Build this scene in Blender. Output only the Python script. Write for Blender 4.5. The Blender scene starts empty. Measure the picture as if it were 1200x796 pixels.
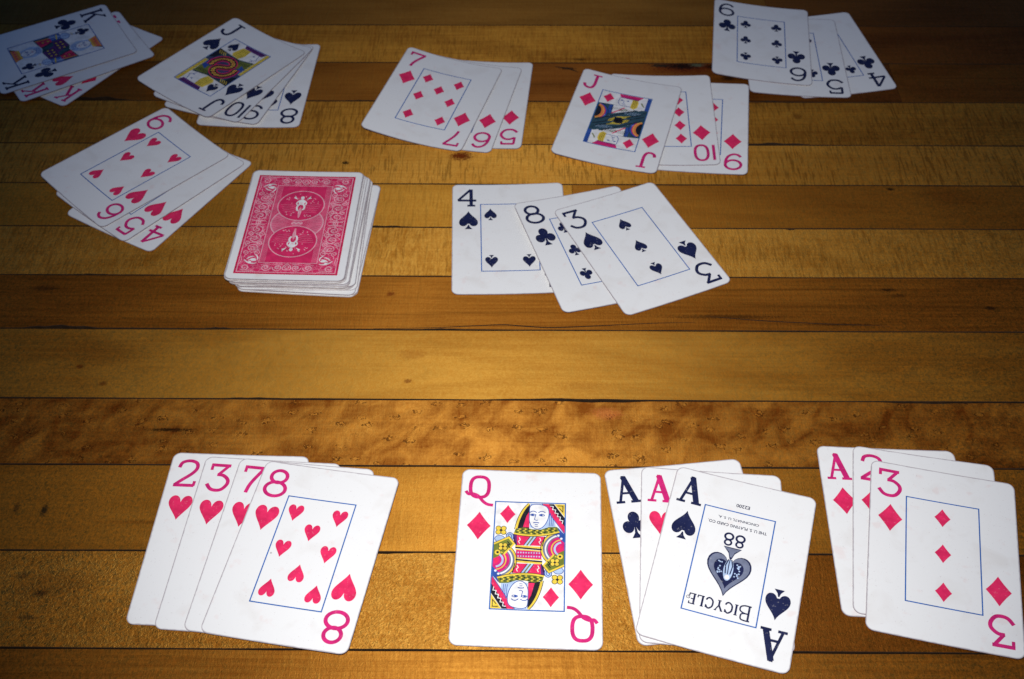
import bpy, bmesh, math, random
import numpy as np
from mathutils import Matrix, Vector
from mathutils.geometry import tessellate_polygon
R = math.radians
scene = bpy.context.scene
COL = scene.collection

# ------------------------------------------------------------------ camera
cam_d = bpy.data.cameras.new('camera'); cam = bpy.data.objects.new('camera', cam_d); COL.objects.link(cam)
cam_d.sensor_fit = 'HORIZONTAL'; cam_d.sensor_width = 36.0; cam_d.lens = 1373.43 / 1200 * 36
cam_d.clip_start = 0.01; cam_d.clip_end = 50
cam.matrix_world = Matrix.Translation((0, 0, 0.4399)) @ Matrix.Rotation(R(90 - 47.611), 4, 'X') @ Matrix.Rotation(R(-0.163), 4, 'Z')
cam_d.dof.use_dof = True; cam_d.dof.focus_distance = 0.52; cam_d.dof.aperture_fstop = 20
scene.camera = cam

# ------------------------------------------------------------------ world: a dark room, faint bluish light
world = bpy.data.worlds.new('World'); scene.world = world; world.use_nodes = True
bg = world.node_tree.nodes['Background']
bg.inputs['Color'].default_value = (0.12, 0.36, 1.0, 1); bg.inputs['Strength'].default_value = 0.115

# ------------------------------------------------------------------ the camera's flash
fl = bpy.data.lights.new('camera_flash', 'SPOT'); flash = bpy.data.objects.new('camera_flash', fl); COL.objects.link(flash)
fl.energy = 14.8; fl.color = (1.0, 0.98, 0.95); fl.spot_size = R(74.2); fl.spot_blend = 1.0; fl.shadow_soft_size = 0.012
flash.location = (-0.018, 0.06, 0.449)
tgt = Vector((0.024, 0.368, 0.0))
flash.rotation_euler = (tgt - flash.location).to_track_quat('-Z', 'Y').to_euler()

vs = scene.view_settings
vs.view_transform = 'Standard'; vs.look = 'None'; vs.exposure = 0.0; vs.gamma = 1.0; vs.use_curve_mapping = False
scene.render.engine = 'CYCLES'

# ------------------------------------------------------------------ node helpers
def new_mat(name):
    m = bpy.data.materials.new(name); m.use_nodes = True
    nt = m.node_tree
    return m, nt, nt.nodes['Principled BSDF']
def nd(nt, t, **kw):
    n = nt.nodes.new(t)
    for k, v in kw.items(): setattr(n, k, v)
    return n
def setv(nt, sock, v):
    if hasattr(v, 'is_output') or isinstance(v, bpy.types.NodeSocket): nt.links.new(v, sock)
    else: sock.default_value = v
def mth(nt, op, a, b=0.0, clamp=False):
    n = nd(nt, 'ShaderNodeMath', operation=op, use_clamp=clamp)
    setv(nt, n.inputs[0], a); setv(nt, n.inputs[1], b)
    return n.outputs[0]
def vmul(nt, v, s, add=(0, 0, 0)):
    n = nd(nt, 'ShaderNodeVectorMath', operation='MULTIPLY_ADD')
    setv(nt, n.inputs[0], v); n.inputs[1].default_value = s; n.inputs[2].default_value = add
    return n.outputs[0]
def noise(nt, v, detail=3, dist=0.0, rough=0.5, scale=1.0):
    n = nd(nt, 'ShaderNodeTexNoise'); nt.links.new(v, n.inputs['Vector'])
    n.inputs['Scale'].default_value = scale; n.inputs['Detail'].default_value = detail
    n.inputs['Roughness'].default_value = rough; n.inputs['Distortion'].default_value = dist
    return n.outputs['Fac']
def rng(nt, v, a, b, c=0.0, d=1.0, smooth=False):
    n = nd(nt, 'ShaderNodeMapRange'); n.clamp = True
    if smooth: n.interpolation_type = 'SMOOTHSTEP'
    nt.links.new(v, n.inputs['Value'])
    for i, x in zip(('From Min', 'From Max', 'To Min', 'To Max'), (a, b, c, d)): n.inputs[i].default_value = x
    return n.outputs['Result']
def mix(nt, f, a, b):
    n = nd(nt, 'ShaderNodeMix', data_type='RGBA')
    setv(nt, n.inputs['Factor'], f)
    for s, v in ((n.inputs[6], a), (n.inputs[7], b)):
        if isinstance(v, (tuple, list)): s.default_value = (*v[:3], 1)
        else: nt.links.new(v, s)
    return n.outputs[2]

# ------------------------------------------------------------------ wood
GRAIN_ANGLE = -0.557
def wood(name, light, dark, seed=0, grain=0.5, broad=0.6, curl=0.3, curl_sc=(420, 45), streak=0.0, eyes=0.0, marks=(), sheen=0.74, blotch=0.0, relief=0.25, fleck=0.0, sparkle=0.22):
    m, nt, bs = new_mat(name)
    tc = nd(nt, 'ShaderNodeTexCoord').outputs['Object']
    rs = random.Random(seed); off = (rs.uniform(-40, 40), rs.uniform(-40, 40), rs.uniform(-9, 9))
    def V(sx, sy): return vmul(nt, tc, (sx, sy, 1), off)
    g = noise(nt, V(18, 620), 6, 0.3, 0.65)
    b = noise(nt, V(7, 26), 4, 1.2)
    c = noise(nt, V(*curl_sc), 3, 1.3, 0.6)
    fine = noise(nt, V(1300, 1000), 3, 0.5, 0.7)
    f = mth(nt, 'MULTIPLY', mth(nt, 'SUBTRACT', g, 0.5), grain * 2.2)
    f = mth(nt, 'ADD', f, mth(nt, 'MULTIPLY', mth(nt, 'SUBTRACT', b, 0.5), broad * 3.0))
    f = mth(nt, 'ADD', f, mth(nt, 'MULTIPLY', mth(nt, 'SUBTRACT', c, 0.5), curl * 2.8))
    f = mth(nt, 'ADD', f, mth(nt, 'MULTIPLY', mth(nt, 'SUBTRACT', fine, 0.5), 0.62))
    if blotch:
        vr = nd(nt, 'ShaderNodeVectorRotate', rotation_type='Z_AXIS'); nt.links.new(tc, vr.inputs['Vector']); vr.inputs['Angle'].default_value = R(-52)
        bl = noise(nt, vmul(nt, vr.outputs[0], (58, 88, 1), off), 4, 0.8)
        f = mth(nt, 'ADD', f, mth(nt, 'MULTIPLY', mth(nt, 'SUBTRACT', bl, 0.5), blotch * 3.4))
    f = mth(nt, 'ADD', f, 0.55, True)
    col = mix(nt, f, dark, light)
    if streak:
        s = noise(nt, V(3.2, 170), 4, 0.6)
        s = rng(nt, s, 0.56, 0.74, 0, streak, True)
        col = mix(nt, s, col, tuple(x * 0.30 for x in dark))
    if fleck:   # medullary flecks: short dark dashes across the board
        s = noise(nt, V(900, 80), 2, 0.5)
        patch = rng(nt, noise(nt, V(22, 40), 2), 0.32, 0.54, 0.35, 1, True)
        s = mth(nt, 'MULTIPLY', rng(nt, s, 0.49, 0.64, 0, fleck, True), patch)
        col = mix(nt, s, col, tuple(x * 0.50 for x in dark))
    eye_h = None
    if eyes:
        wv = nd(nt, 'ShaderNodeVectorMath', operation='ADD')
        dn = nd(nt, 'ShaderNodeTexNoise'); nt.links.new(V(150, 150), dn.inputs['Vector']); dn.inputs['Detail'].default_value = 0.5
        nt.links.new(V(84, 150), wv.inputs[0]); nt.links.new(vmul(nt, dn.outputs['Color'], (0.45, 0.6, 0)), wv.inputs[1])
        vo = nd(nt, 'ShaderNodeTexVoronoi', voronoi_dimensions='2D'); nt.links.new(wv.outputs[0], vo.inputs['Vector']); vo.inputs['Scale'].default_value = 1
        keep = rng(nt, mth(nt, 'ADD', nd_sep(nt, vo.outputs['Color']), 0), 0.46, 0.52)
        d = vo.outputs['Distance']
        core = mth(nt, 'MULTIPLY', rng(nt, mth(nt, 'ABSOLUTE', mth(nt, 'SUBTRACT', d, 0.16)), 0.01, 0.085, 1, 0, True), keep)
        core = mth(nt, 'MULTIPLY', core, rng(nt, noise(nt, V(420, 420), 1), 0.40, 0.60, 0.1, 1))
        halo = mth(nt, 'MULTIPLY', rng(nt, mth(nt, 'ABSOLUTE', mth(nt, 'SUBTRACT', d, 0.03)), 0.0, 0.12, 0.5, 0, True), keep)
        col = mix(nt, halo, col, tuple(min(1, x * 1.15) for x in light))
        ring = mth(nt, 'MULTIPLY', rng(nt, mth(nt, 'ABSOLUTE', mth(nt, 'SUBTRACT', d, 0.42)), 0.0, 0.09, 0.18, 0, True), keep)
        col = mix(nt, ring, col, tuple(x * 0.55 for x in dark))
        col = mix(nt, mth(nt, 'MULTIPLY', core, eyes), col, (0.055, 0.016, 0.004))
        eye_h = core
    for (mx, my, rx, ry, mc, st) in marks:      # knots, ink spots, spilt stains: each at its own place on the board
        p = nd(nt, 'ShaderNodeVectorMath', operation='MULTIPLY_ADD')
        nt.links.new(tc, p.inputs[0]); p.inputs[1].default_value = (1 / rx, 1 / ry, 0); p.inputs[2].default_value = (-mx / rx, -my / ry, 0)
        dn = nd(nt, 'ShaderNodeTexNoise'); nt.links.new(V(190, 190), dn.inputs['Vector']); dn.inputs['Detail'].default_value = 3
        q = nd(nt, 'ShaderNodeVectorMath', operation='ADD'); nt.links.new(p.outputs[0], q.inputs[0])
        nt.links.new(vmul(nt, dn.outputs['Color'], (1.3, 1.3, 0), (-0.65, -0.65, 0)), q.inputs[1])
        ln = nd(nt, 'ShaderNodeVectorMath', operation='LENGTH'); nt.links.new(q.outputs[0], ln.inputs[0])
        col = mix(nt, rng(nt, ln.outputs['Value'], 0.25, 1.0, st, 0, True), col, mc)
    def tint(k):
        n = nd(nt, 'ShaderNodeMix', data_type='RGBA', blend_type='MULTIPLY'); n.inputs['Factor'].default_value = 1
        nt.links.new(col, n.inputs[6]); n.inputs[7].default_value = (*k, 1); return n.outputs[2]
    nt.links.new(tint((0.86, 0.56, 0.12)), bs.inputs['Base Color'])      # body of the wood under its varnish
    bs.inputs['Roughness'].default_value = 0.55; bs.inputs['Specular IOR Level'].default_value = 0.15
    gl = nd(nt, 'ShaderNodeBsdfPrincipled')                              # fibre sheen: wood glances along its grain
    nt.links.new(tint((1.0, 1.0, 0.95)), gl.inputs['Base Color']); gl.inputs['Metallic'].default_value = 1.0
    rr = rng(nt, c, 0.25, 0.75, 0.66, 0.54)
    nt.links.new(rr, gl.inputs['Roughness']); gl.inputs['Anisotropic'].default_value = 0.76
    tv = nd(nt, 'ShaderNodeCombineXYZ'); tv.inputs[1].default_value = 1.0; nt.links.new(tv.outputs[0], gl.inputs['Tangent'])
    glint = noise(nt, V(820, 760), 2, 1.0)
    mx = nd(nt, 'ShaderNodeMixShader'); nt.links.new(rng(nt, glint, 0.30, 0.70, sheen - sparkle, sheen + sparkle), mx.inputs[0])
    nt.links.new(bs.outputs[0], mx.inputs[1]); nt.links.new(gl.outputs[0], mx.inputs[2])
    nt.links.new(mx.outputs[0], nt.nodes['Material Output'].inputs['Surface'])
    bp = nd(nt, 'ShaderNodeBump'); bp.inputs['Strength'].default_value = relief; bp.inputs['Distance'].default_value = 0.0006
    leather = noise(nt, V(560, 640), 3, 1.6)
    h = mth(nt, 'ADD', mth(nt, 'MULTIPLY', c, 0.5), mth(nt, 'ADD', mth(nt, 'MULTIPLY', leather, 0.6), mth(nt, 'MULTIPLY', g, 0.35)))
    if eye_h is not None: h = mth(nt, 'SUBTRACT', h, mth(nt, 'MULTIPLY', eye_h, 0.8))
    nt.links.new(h, bp.inputs['Height'])
    for sh in (bs, gl): nt.links.new(bp.outputs[0], sh.inputs['Normal'])
    return m
def nd_sep(nt, c):
    n = nd(nt, 'ShaderNodeSeparateColor'); nt.links.new(c, n.inputs[0]); return n.outputs[0]

GOLD = (0.50, 0.265, 0.040); GOLD_D = (0.30, 0.130, 0.016)
HONEY = (0.62, 0.32, 0.050); HONEY_D = (0.25, 0.100, 0.013)
BROWN = (0.36, 0.155, 0.025); BROWN_D = (0.19, 0.066, 0.009)
RED = (0.29, 0.110, 0.020); RED_D = (0.13, 0.040, 0.006)
BLK = (0.012, 0.008, 0.006); INK = (0.02, 0.025, 0.02); RUST = (0.13, 0.018, 0.004)

# ------------------------------------------------------------------ the table top: boards in a row, each its own piece
def simple_mat(name, col, rough=0.6, spec=0.3):
    m, nt, bs = new_mat(name)
    tc = nd(nt, 'ShaderNodeTexCoord').outputs['Object']
    n = noise(nt, vmul(nt, tc, (300, 300, 300)), 4)
    nt.links.new(mix(nt, rng(nt, n, 0.3, 0.7), tuple(c * 0.75 for c in col), tuple(min(1, c * 1.2) for c in col)), bs.inputs['Base Color'])
    bs.inputs['Roughness'].default_value = rough; bs.inputs['Specular IOR Level'].default_value = spec
    return m
def link(name, me, parent=None, mats=()):
    o = bpy.data.objects.new(name, me); COL.objects.link(o)
    for m in mats: me.materials.append(m)
    if parent is not None: o.parent = parent
    return o

X0, X1 = -0.62, 0.62
SEAM = [0.862, 0.820, 0.776, 0.732, 0.6878, 0.6442, 0.6025, 0.5598, 0.5230, 0.4858, 0.4471, 0.4080, 0.3617, 0.3220, 0.2757, 0.2292, 0.187, 0.145, 0.100, 0.056]
me = bpy.data.meshes.new('tabletop')
bm = bmesh.new()
bmesh.ops.create_cube(bm, size=1.0, matrix=Matrix.Translation((0, (SEAM[0] + SEAM[-1]) / 2, -0.016)) @ Matrix.Diagonal((X1 - X0 - 0.004, SEAM[0] - SEAM[-1] - 0.004, 0.020, 1)))
bm.to_mesh(me); bm.free()
table = link('tabletop', me, None, [simple_mat('seam_dirt', (0.030, 0.017, 0.010), 0.9, 0.1)])
table.rotation_euler.z = R(GRAIN_ANGLE); table['kind'] = 'structure'; table['label'] = 'varnished wooden table top of long narrow boards'

def plank(y_lo, y_hi, xa, xb, mat, rs, chips_lo=(), chips_hi=()):
    xs = set(np.arange(xa, xb, 0.02).tolist() + [xb])
    for (cx, l, d) in list(chips_lo) + list(chips_hi):
        for t in np.linspace(-1, 1, 11):
            if xa < cx + t * l / 2 < xb: xs.add(cx + t * l / 2)
    xs = sorted(xs); gap = 0.00030 * rs.uniform(0.55, 1.15)
    ph = [rs.uniform(0, 6.28) for _ in range(4)]
    def chip(x, chips):
        v = 0
        for (cx, l, d) in chips:
            t = (x - cx) / (l / 2)
            if abs(t) < 1: v = max(v, d * (1 - t * t) * (0.75 + 0.25 * math.sin(t * 9 + cx * 99)))
        return v
    verts, faces = [], []
    for x in xs:
        wl = 0.00010 * math.sin(x * 41 + ph[0]) + 0.00007 * math.sin(x * 113 + ph[1])
        wh = 0.00010 * math.sin(x * 37 + ph[2]) + 0.00007 * math.sin(x * 127 + ph[3])
        lo = y_lo + gap + wl + chip(x, chips_lo); hi = y_hi - gap + wh - chip(x, chips_hi)
        b = 0.00022
        verts += [(x, lo, -0.006), (x, lo, -b), (x, lo + b, 0), (x, hi - b, 0), (x, hi, -b), (x, hi, -0.006)]
    n = len(xs)
    for i in range(n - 1):
        for k in range(5): faces.append((i * 6 + k, (i + 1) * 6 + k, (i + 1) * 6 + k + 1, i * 6 + k + 1))
    faces.append(tuple(range(6))); faces.append(tuple((n - 1) * 6 + k for k in range(5, -1, -1)))
    me = bpy.data.meshes.new('plank'); me.from_pydata(verts, [], faces); me.update()
    bm = bmesh.new(); bm.from_mesh(me); bmesh.ops.recalc_face_normals(bm, faces=bm.faces); bm.to_mesh(me); bm.free()
    for p in me.polygons: p.material_index = 0 if p.normal.z > 0.95 else 1
    return link('plank', me, table, [mat, table.data.materials[0]])

ROWS = {  # row index (board between SEAM[i+1] and SEAM[i]) -> list of (end_x, material)
 3: [(0.168, wood('board_far_olive', (0.34, 0.17, 0.035), (0.18, 0.08, 0.014), 3, 0.5, 0.5, 0.35)), (X1, wood('board_far_dark', (0.26, 0.11, 0.025), (0.13, 0.05, 0.01), 4, 0.6, 0.6, 0.2))],
 4: [(0.20, wood('board_tan', HONEY, HONEY_D, 5, 0.5, 0.45, 0.45, fleck=0.35, marks=[(0.0385, 0.648, 0.006, 0.0015, BLK, 0.6)])), (X1, wood('board_tan_red', RED, RED_D, 6, 0.5, 0.6, 0.3))],
 5: [(-0.052, wood('board_umber', BROWN, BROWN_D, 7, 0.5, 0.7, 0.2, streak=0.4)),
     (0.2375, wood('board_knotty', RED, RED_D, 8, 0.5, 0.7, 0.3, streak=0.5, marks=[(0.106, 0.640, 0.034, 0.011, RUST, 0.85), (0.104, 0.641, 0.016, 0.0055, BLK, 0.95), (0.114, 0.6425, 0.006, 0.003, (0.12, 0.15, 0.11), 0.85), (0.090, 0.6415, 0.009, 0.0025, INK, 0.9), (0.124, 0.6405, 0.008, 0.0035, BLK, 0.9), (0.03, 0.638, 0.007, 0.002, BLK, 0.8), (0.132, 0.628, 0.006, 0.004, BLK, 0.8)])),
     (X1, wood('board_umber_right', BROWN, BROWN_D, 9, 0.5, 0.6, 0.2))],
 6: [(X1, wood('board_speckled_gold', HONEY, HONEY_D, 10, 0.5, 0.4, 0.5, (520, 70), fleck=0.45, marks=[(0.17, 0.588, 0.004, 0.004, BROWN_D, 0.6)]))],
 7: [(X1, wood('board_flecked', (0.72, 0.395, 0.075), (0.42, 0.190, 0.026), 11, 0.4, 0.35, 0.4, (330, 40), fleck=0.62, marks=[(-0.0354, 0.5486, 0.010, 0.0055, RUST, 0.95), (-0.1031, 0.5419, 0.003, 0.0022, BLK, 0.95)]))],
 8: [(0.030, wood('board_olive_gold', (0.63, 0.335, 0.055), (0.40, 0.185, 0.024), 12, 0.4, 0.5, 0.35, fleck=0.25)), (X1, wood('board_olive_brown', (0.45, 0.205, 0.030), (0.26, 0.10, 0.013), 13, 0.4, 0.6, 0.3, marks=[(0.2126, 0.5197, 0.003, 0.0016, BLK, 0.9)]))],
 9: [(X1, wood('board_rippled', (0.74, 0.41, 0.082), (0.40, 0.18, 0.024), 14, 0.35, 0.5, 0.7, (340, 90), relief=0.35, fleck=0.38))],
 10: [(X1, wood('board_brown_streaked', (0.41, 0.172, 0.025), (0.22, 0.080, 0.010), 15, 0.8, 0.6, 0.15, streak=0.55, marks=[(0.1941, 0.4381, 0.006, 0.0016, BLK, 0.7), (0.199, 0.434, 0.006, 0.0016, BLK, 0.5), (0.0385, 0.4365, 0.002, 0.0016, RUST, 0.5), (-0.068, 0.4335, 0.003, 0.0025, RUST, 0.7), (0.1064, 0.4180, 0.040, 0.0022, BLK, 0.55), (0.166, 0.4128, 0.030, 0.0012, BLK, 0.6), (0.245, 0.425, 0.004, 0.0018, BLK, 0.7), (-0.252, 0.437, 0.010, 0.003, BLK, 0.5)]))],
 11: [(X1, wood('board_pale_gold', (0.53, 0.285, 0.052), (0.35, 0.155, 0.022), 16, 0.55, 0.95, 0.16, (150, 130), relief=0.14, marks=[(-0.0536, 0.391, 0.010, 0.005, BROWN, 0.55), (-0.055, 0.3735, 0.003, 0.002, RUST, 0.6), (-0.219, 0.382, 0.003, 0.002, RUST, 0.7), (-0.205, 0.371, 0.003, 0.002, RUST, 0.6), (-0.21, 0.392, 0.03, 0.012, BROWN_D, 0.35), (0.03, 0.371, 0.018, 0.004, BROWN, 0.4)]))],
 12: [(X1, wood('board_birdseye', (0.54, 0.255, 0.046), (0.22, 0.070, 0.009), 17, 0.3, 0.5, 0.25, eyes=0.75, blotch=0.72, relief=0.16, marks=[(0.0416, 0.3535, 0.010, 0.005, (0.50, 0.13, 0.06), 0.38), (-0.166, 0.3425, 0.016, 0.0016, BLK, 0.85)]))],
 13: [(X1, wood('board_honey', (0.50, 0.245, 0.040), (0.29, 0.125, 0.018), 18, 0.4, 0.6, 0.25, marks=[(-0.2131, 0.2965, 0.0024, 0.0045, INK, 0.85), (-0.226, 0.2975, 0.002, 0.004, INK, 0.6), (-0.16, 0.2905, 0.035, 0.0015, BROWN_D, 0.5)]))],
 14: [(0.106, wood('board_quilted', (0.53, 0.285, 0.058), (0.34, 0.150, 0.022), 19, 0.3, 0.6, 0.5, (330, 260), relief=0.75, sparkle=0.36, marks=[(-0.203, 0.2545, 0.004, 0.0025, INK, 0.8), (-0.213, 0.263, 0.003, 0.002, INK, 0.6), (-0.205, 0.243, 0.006, 0.0016, INK, 0.55), (-0.20, 0.258, 0.030, 0.014, BROWN_D, 0.4)])),
      (X1, wood('board_dark_honey', (0.32, 0.130, 0.020), (0.18, 0.062, 0.008), 20, 0.4, 0.6, 0.3, relief=0.35))],
 15: [(X1, wood('board_near', (0.44, 0.205, 0.034), (0.25, 0.095, 0.012), 21, 0.8, 0.6, 0.2, streak=0.3))],
}
CHIPS_LO = {10: [(-0.236, 0.040, 0.0022), (-0.155, 0.014, 0.0010), (-0.04, 0.02, 0.0006)], 5: [(-0.268, 0.050, 0.0040), (-0.10, 0.02, 0.0008), (0.155, 0.012, 0.001)], 6: [(0.153, 0.045, 0.0022), (-0.02, 0.02, 0.0006)], 8: [(-0.075, 0.03, 0.0010)], 9: [(-0.23, 0.02, 0.0006)], 11: [(0.02, 0.075, 0.0008), (-0.13, 0.03, 0.0006)]}
CHIPS_HI = {12: [(0.04, 0.05, 0.0009), (0.20, 0.05, 0.0008)], 9: [(0.150, 0.006, 0.0010)], 14: [(-0.06, 0.03, 0.0005)]}
spare = [wood('board_spare', HONEY, HONEY_D, 31, streak=0.2), wood('board_spare_brown', BROWN, BROWN_D, 32, streak=0.3)]
rs = random.Random(5)
row_plank = {}
for i in range(len(SEAM) - 1):
    xa = X0
    for (xe, mt) in ROWS.get(i, [(X1, spare[i % 2])]):
        row_plank[i] = plank(SEAM[i + 1], SEAM[i], xa, xe - 0.0002, mt, rs, CHIPS_LO.get(i, ()), CHIPS_HI.get(i, ())) if True else None
        xa = xe
# ------------------------------------------------------------------ drawing kit (card millimetres)
def ell(cx, cy, rx, ry, n=28, a0=0, a1=360):
    full = abs(a1 - a0) >= 360; k = n if full else n + 1
    return [(cx + rx * math.cos(R(a0 + (a1 - a0) * i / n)), cy + ry * math.sin(R(a0 + (a1 - a0) * i / n))) for i in range(k)]
def bez(*P, n=12):
    out = []
    for i in range(n + 1):
        t = i / n; q = [Vector(p) for p in P]
        while len(q) > 1: q = [q[j] * (1 - t) + q[j + 1] * t for j in range(len(q) - 1)]
        out.append((q[0].x, q[0].y))
    return out
def smooth(P, n=6, closed=False):
    out = []; N = len(P)
    for i in range(N if closed else N - 1):
        g = lambda j: Vector(P[j % N] if closed else P[max(0, min(N - 1, j))])
        a, b, c, d = g(i - 1), g(i), g(i + 1), g(i + 2)
        for k in range(n):
            t = k / n
            q = 0.5 * ((2 * b) + (c - a) * t + (2 * a - 5 * b + 4 * c - d) * t * t + (3 * b - a - 3 * c + d) * t ** 3)
            out.append((q.x, q.y))
    if not closed: out.append(tuple(P[-1]))
    return out
def ribbon(P, w, closed=False, taper=False):
    """list of quads along a polyline"""
    P = [Vector(p) for p in P]; N = len(P); L, Rr = [], []
    for i in range(N):
        a = P[(i - 1) % N] if (closed or i > 0) else P[i]; b = P[(i + 1) % N] if (closed or i < N - 1) else P[i]
        d0 = (P[i] - a); d1 = (b - P[i])
        if d0.length < 1e-9: d0 = d1
        if d1.length < 1e-9: d1 = d0
        d0.normalize(); d1.normalize()
        t = d0 + d1
        if t.length < 1e-6: t = d0
        t.normalize(); nn = Vector((-t.y, t.x)); c = max(0.45, nn.dot(Vector((-d0.y, d0.x))))
        ww = w / 2 / c
        if taper: ww *= 0.25 + 0.75 * math.sin(math.pi * min(1, (i + 0.3) / (N - 0.4)))
        L.append(P[i] + nn * ww); Rr.append(P[i] - nn * ww)
    out = []
    for i in range(N if closed else N - 1):
        j = (i + 1) % N
        out.append([tuple(Rr[i]), tuple(Rr[j]), tuple(L[j]), tuple(L[i])])
    return out
def rect(x0, y0, x1, y1): return [(x0, y0), (x1, y0), (x1, y1), (x0, y1)]
def xf(polys, sx=1, sy=1, dx=0, dy=0, rot=0):
    c, s = math.cos(R(rot)), math.sin(R(rot))
    return [[(c * x * sx - s * y * sy + dx, s * x * sx + c * y * sy + dy) for x, y in p] for p in polys]

def heart(): 
    h = [(0, -1.0)] + bez((0, -1.0), (0.30, -0.45), (1.0, 0.05), (1.0, 0.48), n=8)[1:] + bez((1.0, 0.48), (1.0, 1.14), (0.14, 1.24), (0, 0.46), n=10)[1:]
    return [h + [(-x, y) for x, y in h[-2:0:-1]]]
def diamond():
    P = [(0, 1), (1, 0), (0, -1), (-1, 0)]; out = []
    for i in range(4):
        a, b = Vector(P[i]), Vector(P[(i + 1) % 4]); m = (a + b) / 2 * 0.90
        out += bez(tuple(a), tuple(m), tuple(b), n=5)[:-1]
    return [out]
def spade():
    h = bez((0, 1.0), (0.25, 0.45), (1.0, 0.20), (1.0, -0.28), n=8) + bez((1.0, -0.28), (0.98, -0.78), (0.30, -0.82), (0.10, -0.42), n=8)[1:]
    body = h + [(-x, y) for x, y in h[::-1][:-1]]
    return [body, [(0.05, -0.52), (0.14, -0.75), (0.42, -1.0), (-0.42, -1.0), (-0.14, -0.75), (-0.05, -0.52)]]
def club():
    return [ell(0, 0.52, 0.46, 0.46), ell(-0.54, -0.16, 0.46, 0.45), ell(0.54, -0.16, 0.46, 0.45), [(0.3, 0.2), (0, 0.4), (-0.3, 0.2), (-0.2, -0.2), (0.2, -0.2)],
            [(0.07, -0.18), (0.12, -0.62), (0.40, -1.0), (-0.40, -1.0), (-0.12, -0.62), (-0.07, -0.18)]]
PIP = {'h': (heart, 5.35, 6.5), 'd': (diamond, 5.3, 7.3), 's': (spade, 5.3, 7.5), 'c': (club, 5.6, 7.0)}
def pip(s, cx, cy, k=1.0, rot=0):
    f, sx, sy = PIP[s]
    return xf(f(), sx * k, sy * k, cx, cy, rot)

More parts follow.
